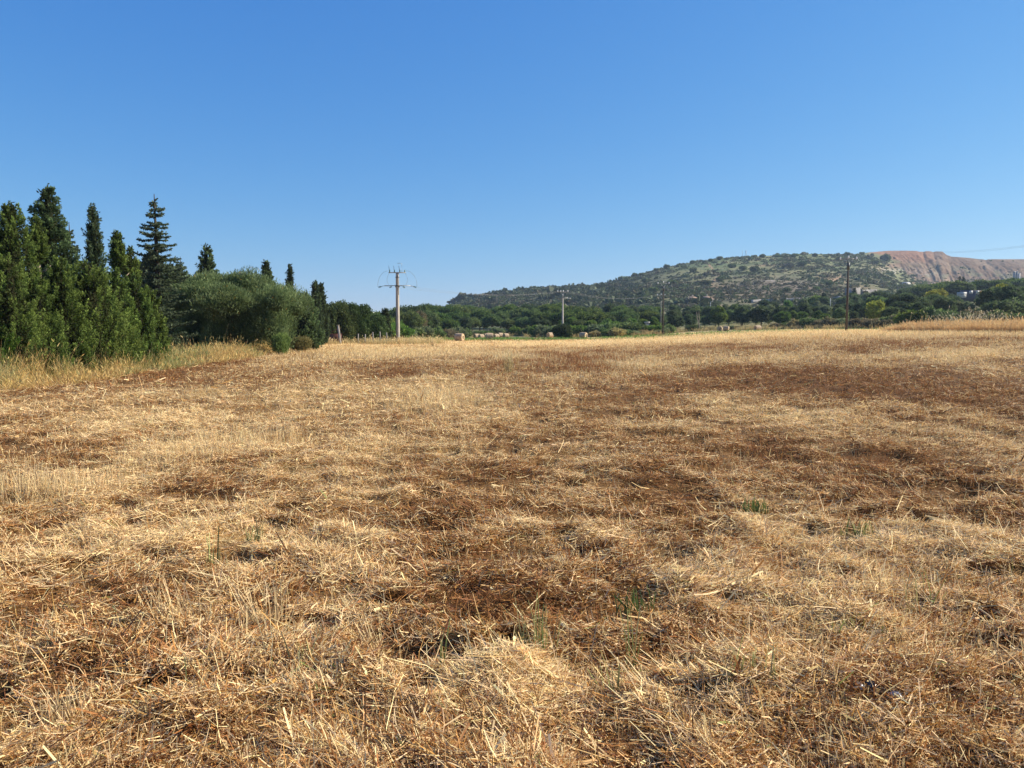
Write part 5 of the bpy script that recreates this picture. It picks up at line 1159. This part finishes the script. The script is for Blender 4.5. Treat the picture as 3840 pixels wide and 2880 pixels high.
# ------------------------------------------------------------------ tufts and scraps near the viewer
def tuft(sx, sy, n, h, spread, lean, cb, ct, wid, lab, cat, name, tilt=(0, 0)):
    x, y, z = ground(sx, sy); z = float(field_z(np.array([x]), np.array([y]))[0])
    px = R.normal(0, spread, n); py_ = R.normal(0, spread * .6, n)
    th = R.uniform(0, 2 * PI, n); el = PI / 2 - np.abs(R.normal(0, lean, n))
    Dr = unit(np.stack([np.cos(th) * np.cos(el) + tilt[0], np.sin(th) * np.cos(el) + tilt[1], np.sin(el)], 1))
    L = h * R.uniform(.55, 1.15, n); W = R.uniform(.6, 1.4, n) * wid
    P = np.stack([px, py_, np.full(n, -.01)], 1)
    V, F, K = ribbons(P, Dr, side_of(Dr, R.normal(0, .6, n)), L, W, R.normal(0, .10, (n, 3)) * L[:, None], pick(cb, [1] * len(cb), n), 3, .6, pick(ct, [1] * len(ct), n))
    o = mesh_obj(name, V, F, M['straw'], K); o.location = (x, y, z)
    if spread > .2 and n > 80: tag(o, lab, cat, kind='stuff')
    else: tag(o, lab, cat)
ST, SB = [(.78, .62, .36), (.70, .53, .28)], [(.50, .36, .18), (.42, .29, .13)]
GB, GT = [(.12, .15, .045), (.17, .19, .065)], [(.23, .26, .085), (.38, .36, .15), (.50, .40, .18)]
for a in [(640, 2330, 60, .24, .07, .22, SB, ST, .005, 'pale stubble tuft leaning left beside a dark hollow in the near left foreground', (-.25, 0)),
          (960, 2330, 22, .30, .035, .14, SB, ST, .006, 'tall pale stalks fanning left, left half of a V shaped pair', (-.40, 0)), (1030, 2330, 22, .30, .04, .10, SB, ST, .006, 'upright pale stalks, right half of a V shaped pair', (.02, 0)),
          (1430, 2420, 30, .24, .02, .14, SB, ST, .006, 'thin bundle of pale stalks leaning left near the middle foreground', (-.35, 0)), (250, 2690, 60, .16, .04, .3, SB, ST, .006, 'short bleached stubble tuft at the bottom left', (0, 0)),
          (100, 1850, 260, .26, .42, .2, SB, ST, .005, 'wide patch of uncut pale stubble by the left edge', (0, 0)), (250, 1850, 200, .27, .35, .2, SB, ST, .005, 'right end of the uncut pale stubble patch on the left', (0, 0)), (1650, 1490, 160, .3, .5, .2, SB, ST, .010, 'pale standing stubble patch in the middle of the field', (0, 0)),
          (1040, 1640, 90, .26, .25, .2, SB, ST, .008, 'small bright standing stubble patch left of the field centre', (0, 0)), (1910, 1400, 50, .8, .12, .12, [(.30, .26, .10)], [(.48, .42, .18)], .012, 'thin tall yellow weeds standing out of the stubble near the brown patch', (0, 0)), (1495, 1290, 60, .8, .12, .15, SB, ST, .02, 'dry grass clump in front of the concrete pole foot', (0, 0)), (1622, 1300, 50, .8, .10, .15, SB, ST, .02, 'dry grass clump right of the concrete pole', (0, 0))]:
    tuft(*a[:10], 'tuft', 'stubble_tuft', a[10])
for a in [(790, 2145, 10, .24, .03, .16, GB, GT, .012, 'broad bladed green shoot in the left foreground with pale leaves at its foot'), (1660, 2500, 5, .26, .012, .08, GB, GT, .010, 'single light green stalk in the middle foreground'), (2030, 2440, 24, .28, .06, .2, GB, GT, .008, 'spreading green and yellow grass clump right of the foreground centre'),
          (2380, 2480, 8, .28, .03, .12, GB, GT, .009, 'slim dark green shoot right of the foreground centre'), (2385, 2290, 40, .16, .06, .4, GB, [(.12, .17, .05)], .010, 'low leafy dark green clump in the straw right of centre'), (2290, 2620, 6, .28, .02, .15, GB, GT, .010, 'yellow green leaning stalk below the slim dark shoot'), (3450, 2300, 14, .26, .06, .25, GB, GT, .012, 'green blades in the straw toward the right edge'),
          (2780, 2610, 14, .20, .05, .2, GB, GT, .010, 'pair of light green shoots at the lower right'), (2890, 2640, 6, .24, .02, .12, GB, GT, .010, 'single green stalk with a straw coloured tip at the lower right'), (2830, 1915, 44, .13, .05, .4, GB, [(.12, .17, .05)], .014, 'small dark green weed clump in the right middle of the field'), (3210, 2410, 24, .12, .06, .4, GB, GT, .010, 'small green tuft above the plastic scraps'), (950, 2040, 16, .18, .05, .2, GB, GT, .010, 'faint green shoots in the straw left of centre'), (3230, 1990, 36, .14, .07, .5, GB, GT, .012, 'low green weeds in the straw on the right'), (1130, 2480, 10, .16, .03, .25, GB, GT, .009, 'tiny green shoots beside a dark hollow')]:
    tuft(*a[:10], 'grass tuft', 'grass_tuft')
tuft(2483, 1262, 120, .8, .5, .35, [(.22, .14, .07)], [(.42, .30, .16)], .03, 'brown dead weeds around the foot of the slender wooden pole', 'tuft', 'weed_tuft')
tuft(3160, 1242, 120, .7, .6, .35, [(.08, .10, .03)], [(.18, .20, .08)], .03, 'dark green weeds around the foot of the thick dark pole', 'tuft', 'weed_tuft')
for (sx, sy, s, lab) in [(3218, 2652, .022, 'small glinting scrap of clear plastic half buried in straw, left of two'), (3262, 2640, .03, 'dark glossy plastic scrap beside the small glinting scrap'), (3355, 2702, .032, 'larger crumpled silvery plastic scrap under the straw at the lower right')]:
    x, y, z = ground(sx, sy); z = float(field_z(np.array([x]), np.array([y]))[0]); g = 9; V = []
    for i in range(g):
        for j in range(g):
            V.append(((i / 8 - .5) * s * 1.3 + R.normal(0, s * .04), (j / 8 - .5) * s * 1.8 + R.normal(0, s * .04), .03 + .5 * s * (1 - ((i - 4) / 4.5) ** 2) * (1 - ((j - 4) / 4.5) ** 2) + R.normal(0, s * .07)))
    F = [(i * g + j, (i + 1) * g + j, (i + 1) * g + j + 1, i * g + j + 1) for i in range(g - 1) for j in range(g - 1)]
    o = mesh_obj('plastic_scrap', np.array(V), np.array(F), M['plastic'] if 'dark' not in lab else M['glass']); o.location = (x, y, z + .022); o.rotation_euler = (0.25, 0, .4); tag(o, lab, 'litter')

# ------------------------------------------------------------------ air
def haze():
    m, nt, out = new_mat('haze'); p = N(nt, 'ShaderNodeVolumePrincipled'); p.inputs['Color'].default_value = (.60, .78, 1, 1); p.inputs['Density'].default_value = HAZE
    p.inputs['Anisotropy'].default_value = .3; nt.links.new(p.outputs[0], out.inputs['Volume'])
    b = MB(); b.box((0, 0, 70), (6100, 6100, 152)); tag(b.build('haze', m), kind='stuff')
HAZE = .00013
if HAZE: haze()

# ------------------------------------------------------------------ light, sky, camera
AZ, EL = math.radians(78), math.radians(34)
sv = Vector((math.sin(AZ) * math.cos(EL), math.cos(AZ) * math.cos(EL), math.sin(EL)))
sun = bpy.data.lights.new('sun', 'SUN'); sun.energy = 5.0; sun.angle = math.radians(.53); sun.color = (1.0, .90, .74)
so = bpy.data.objects.new('sun', sun); C.objects.link(so); so.rotation_euler = sv.to_track_quat('Z', 'Y').to_euler(); so.location = (60, 0, 60)
w = bpy.data.worlds.new('World'); bpy.context.scene.world = w; w.use_nodes = True; nt = w.node_tree; nt.nodes.clear()
st = nt.nodes.new('ShaderNodeTexSky'); st.sky_type = 'NISHITA'; st.sun_disc = False; st.sun_elevation = EL; st.sun_rotation = AZ
st.air_density = 1.0; st.dust_density = 0; st.ozone_density = 1.5; st.altitude = 0
EXPO = 0.9
sep = nt.nodes.new('ShaderNodeSeparateColor'); cmb = nt.nodes.new('ShaderNodeCombineColor'); nt.links.new(st.outputs[0], sep.inputs[0])
for i, (p_, k_) in enumerate(((1.25, .0425), (.79, .1310), (.40, .392))):    # deep clear summer blue
    pw = nt.nodes.new('ShaderNodeMath'); pw.operation = 'POWER'; pw.inputs[1].default_value = p_; nt.links.new(sep.outputs[i], pw.inputs[0])
    ml = nt.nodes.new('ShaderNodeMath'); ml.operation = 'MULTIPLY'; ml.inputs[1].default_value = k_ / .13 / 2 ** EXPO; nt.links.new(pw.outputs[0], ml.inputs[0]); nt.links.new(ml.outputs[0], cmb.inputs[i])
bg = nt.nodes.new('ShaderNodeBackground'); bg.inputs[1].default_value = .13; ow = nt.nodes.new('ShaderNodeOutputWorld')
nt.links.new(cmb.outputs[0], bg.inputs[0]); nt.links.new(bg.outputs[0], ow.inputs[0])
cam = bpy.data.cameras.new('camera'); cam.sensor_width = 36; cam.lens = FPX / 1024 * 36; cam.clip_start = .05; cam.clip_end = 9000
co = bpy.data.objects.new('camera', cam); C.objects.link(co); co.location = (0, 0, CAMH); co.rotation_euler = (PI / 2 - PITCH, 0, 0)
sc = bpy.context.scene; sc.camera = co
sc.view_settings.view_transform = 'Standard'; sc.view_settings.look = 'None'; sc.view_settings.exposure = EXPO; sc.view_settings.gamma = 1
sc.cycles.max_bounces = 6; sc.cycles.diffuse_bounces = 3; sc.cycles.glossy_bounces = 2; sc.cycles.transmission_bounces = 3; sc.cycles.transparent_max_bounces = 4
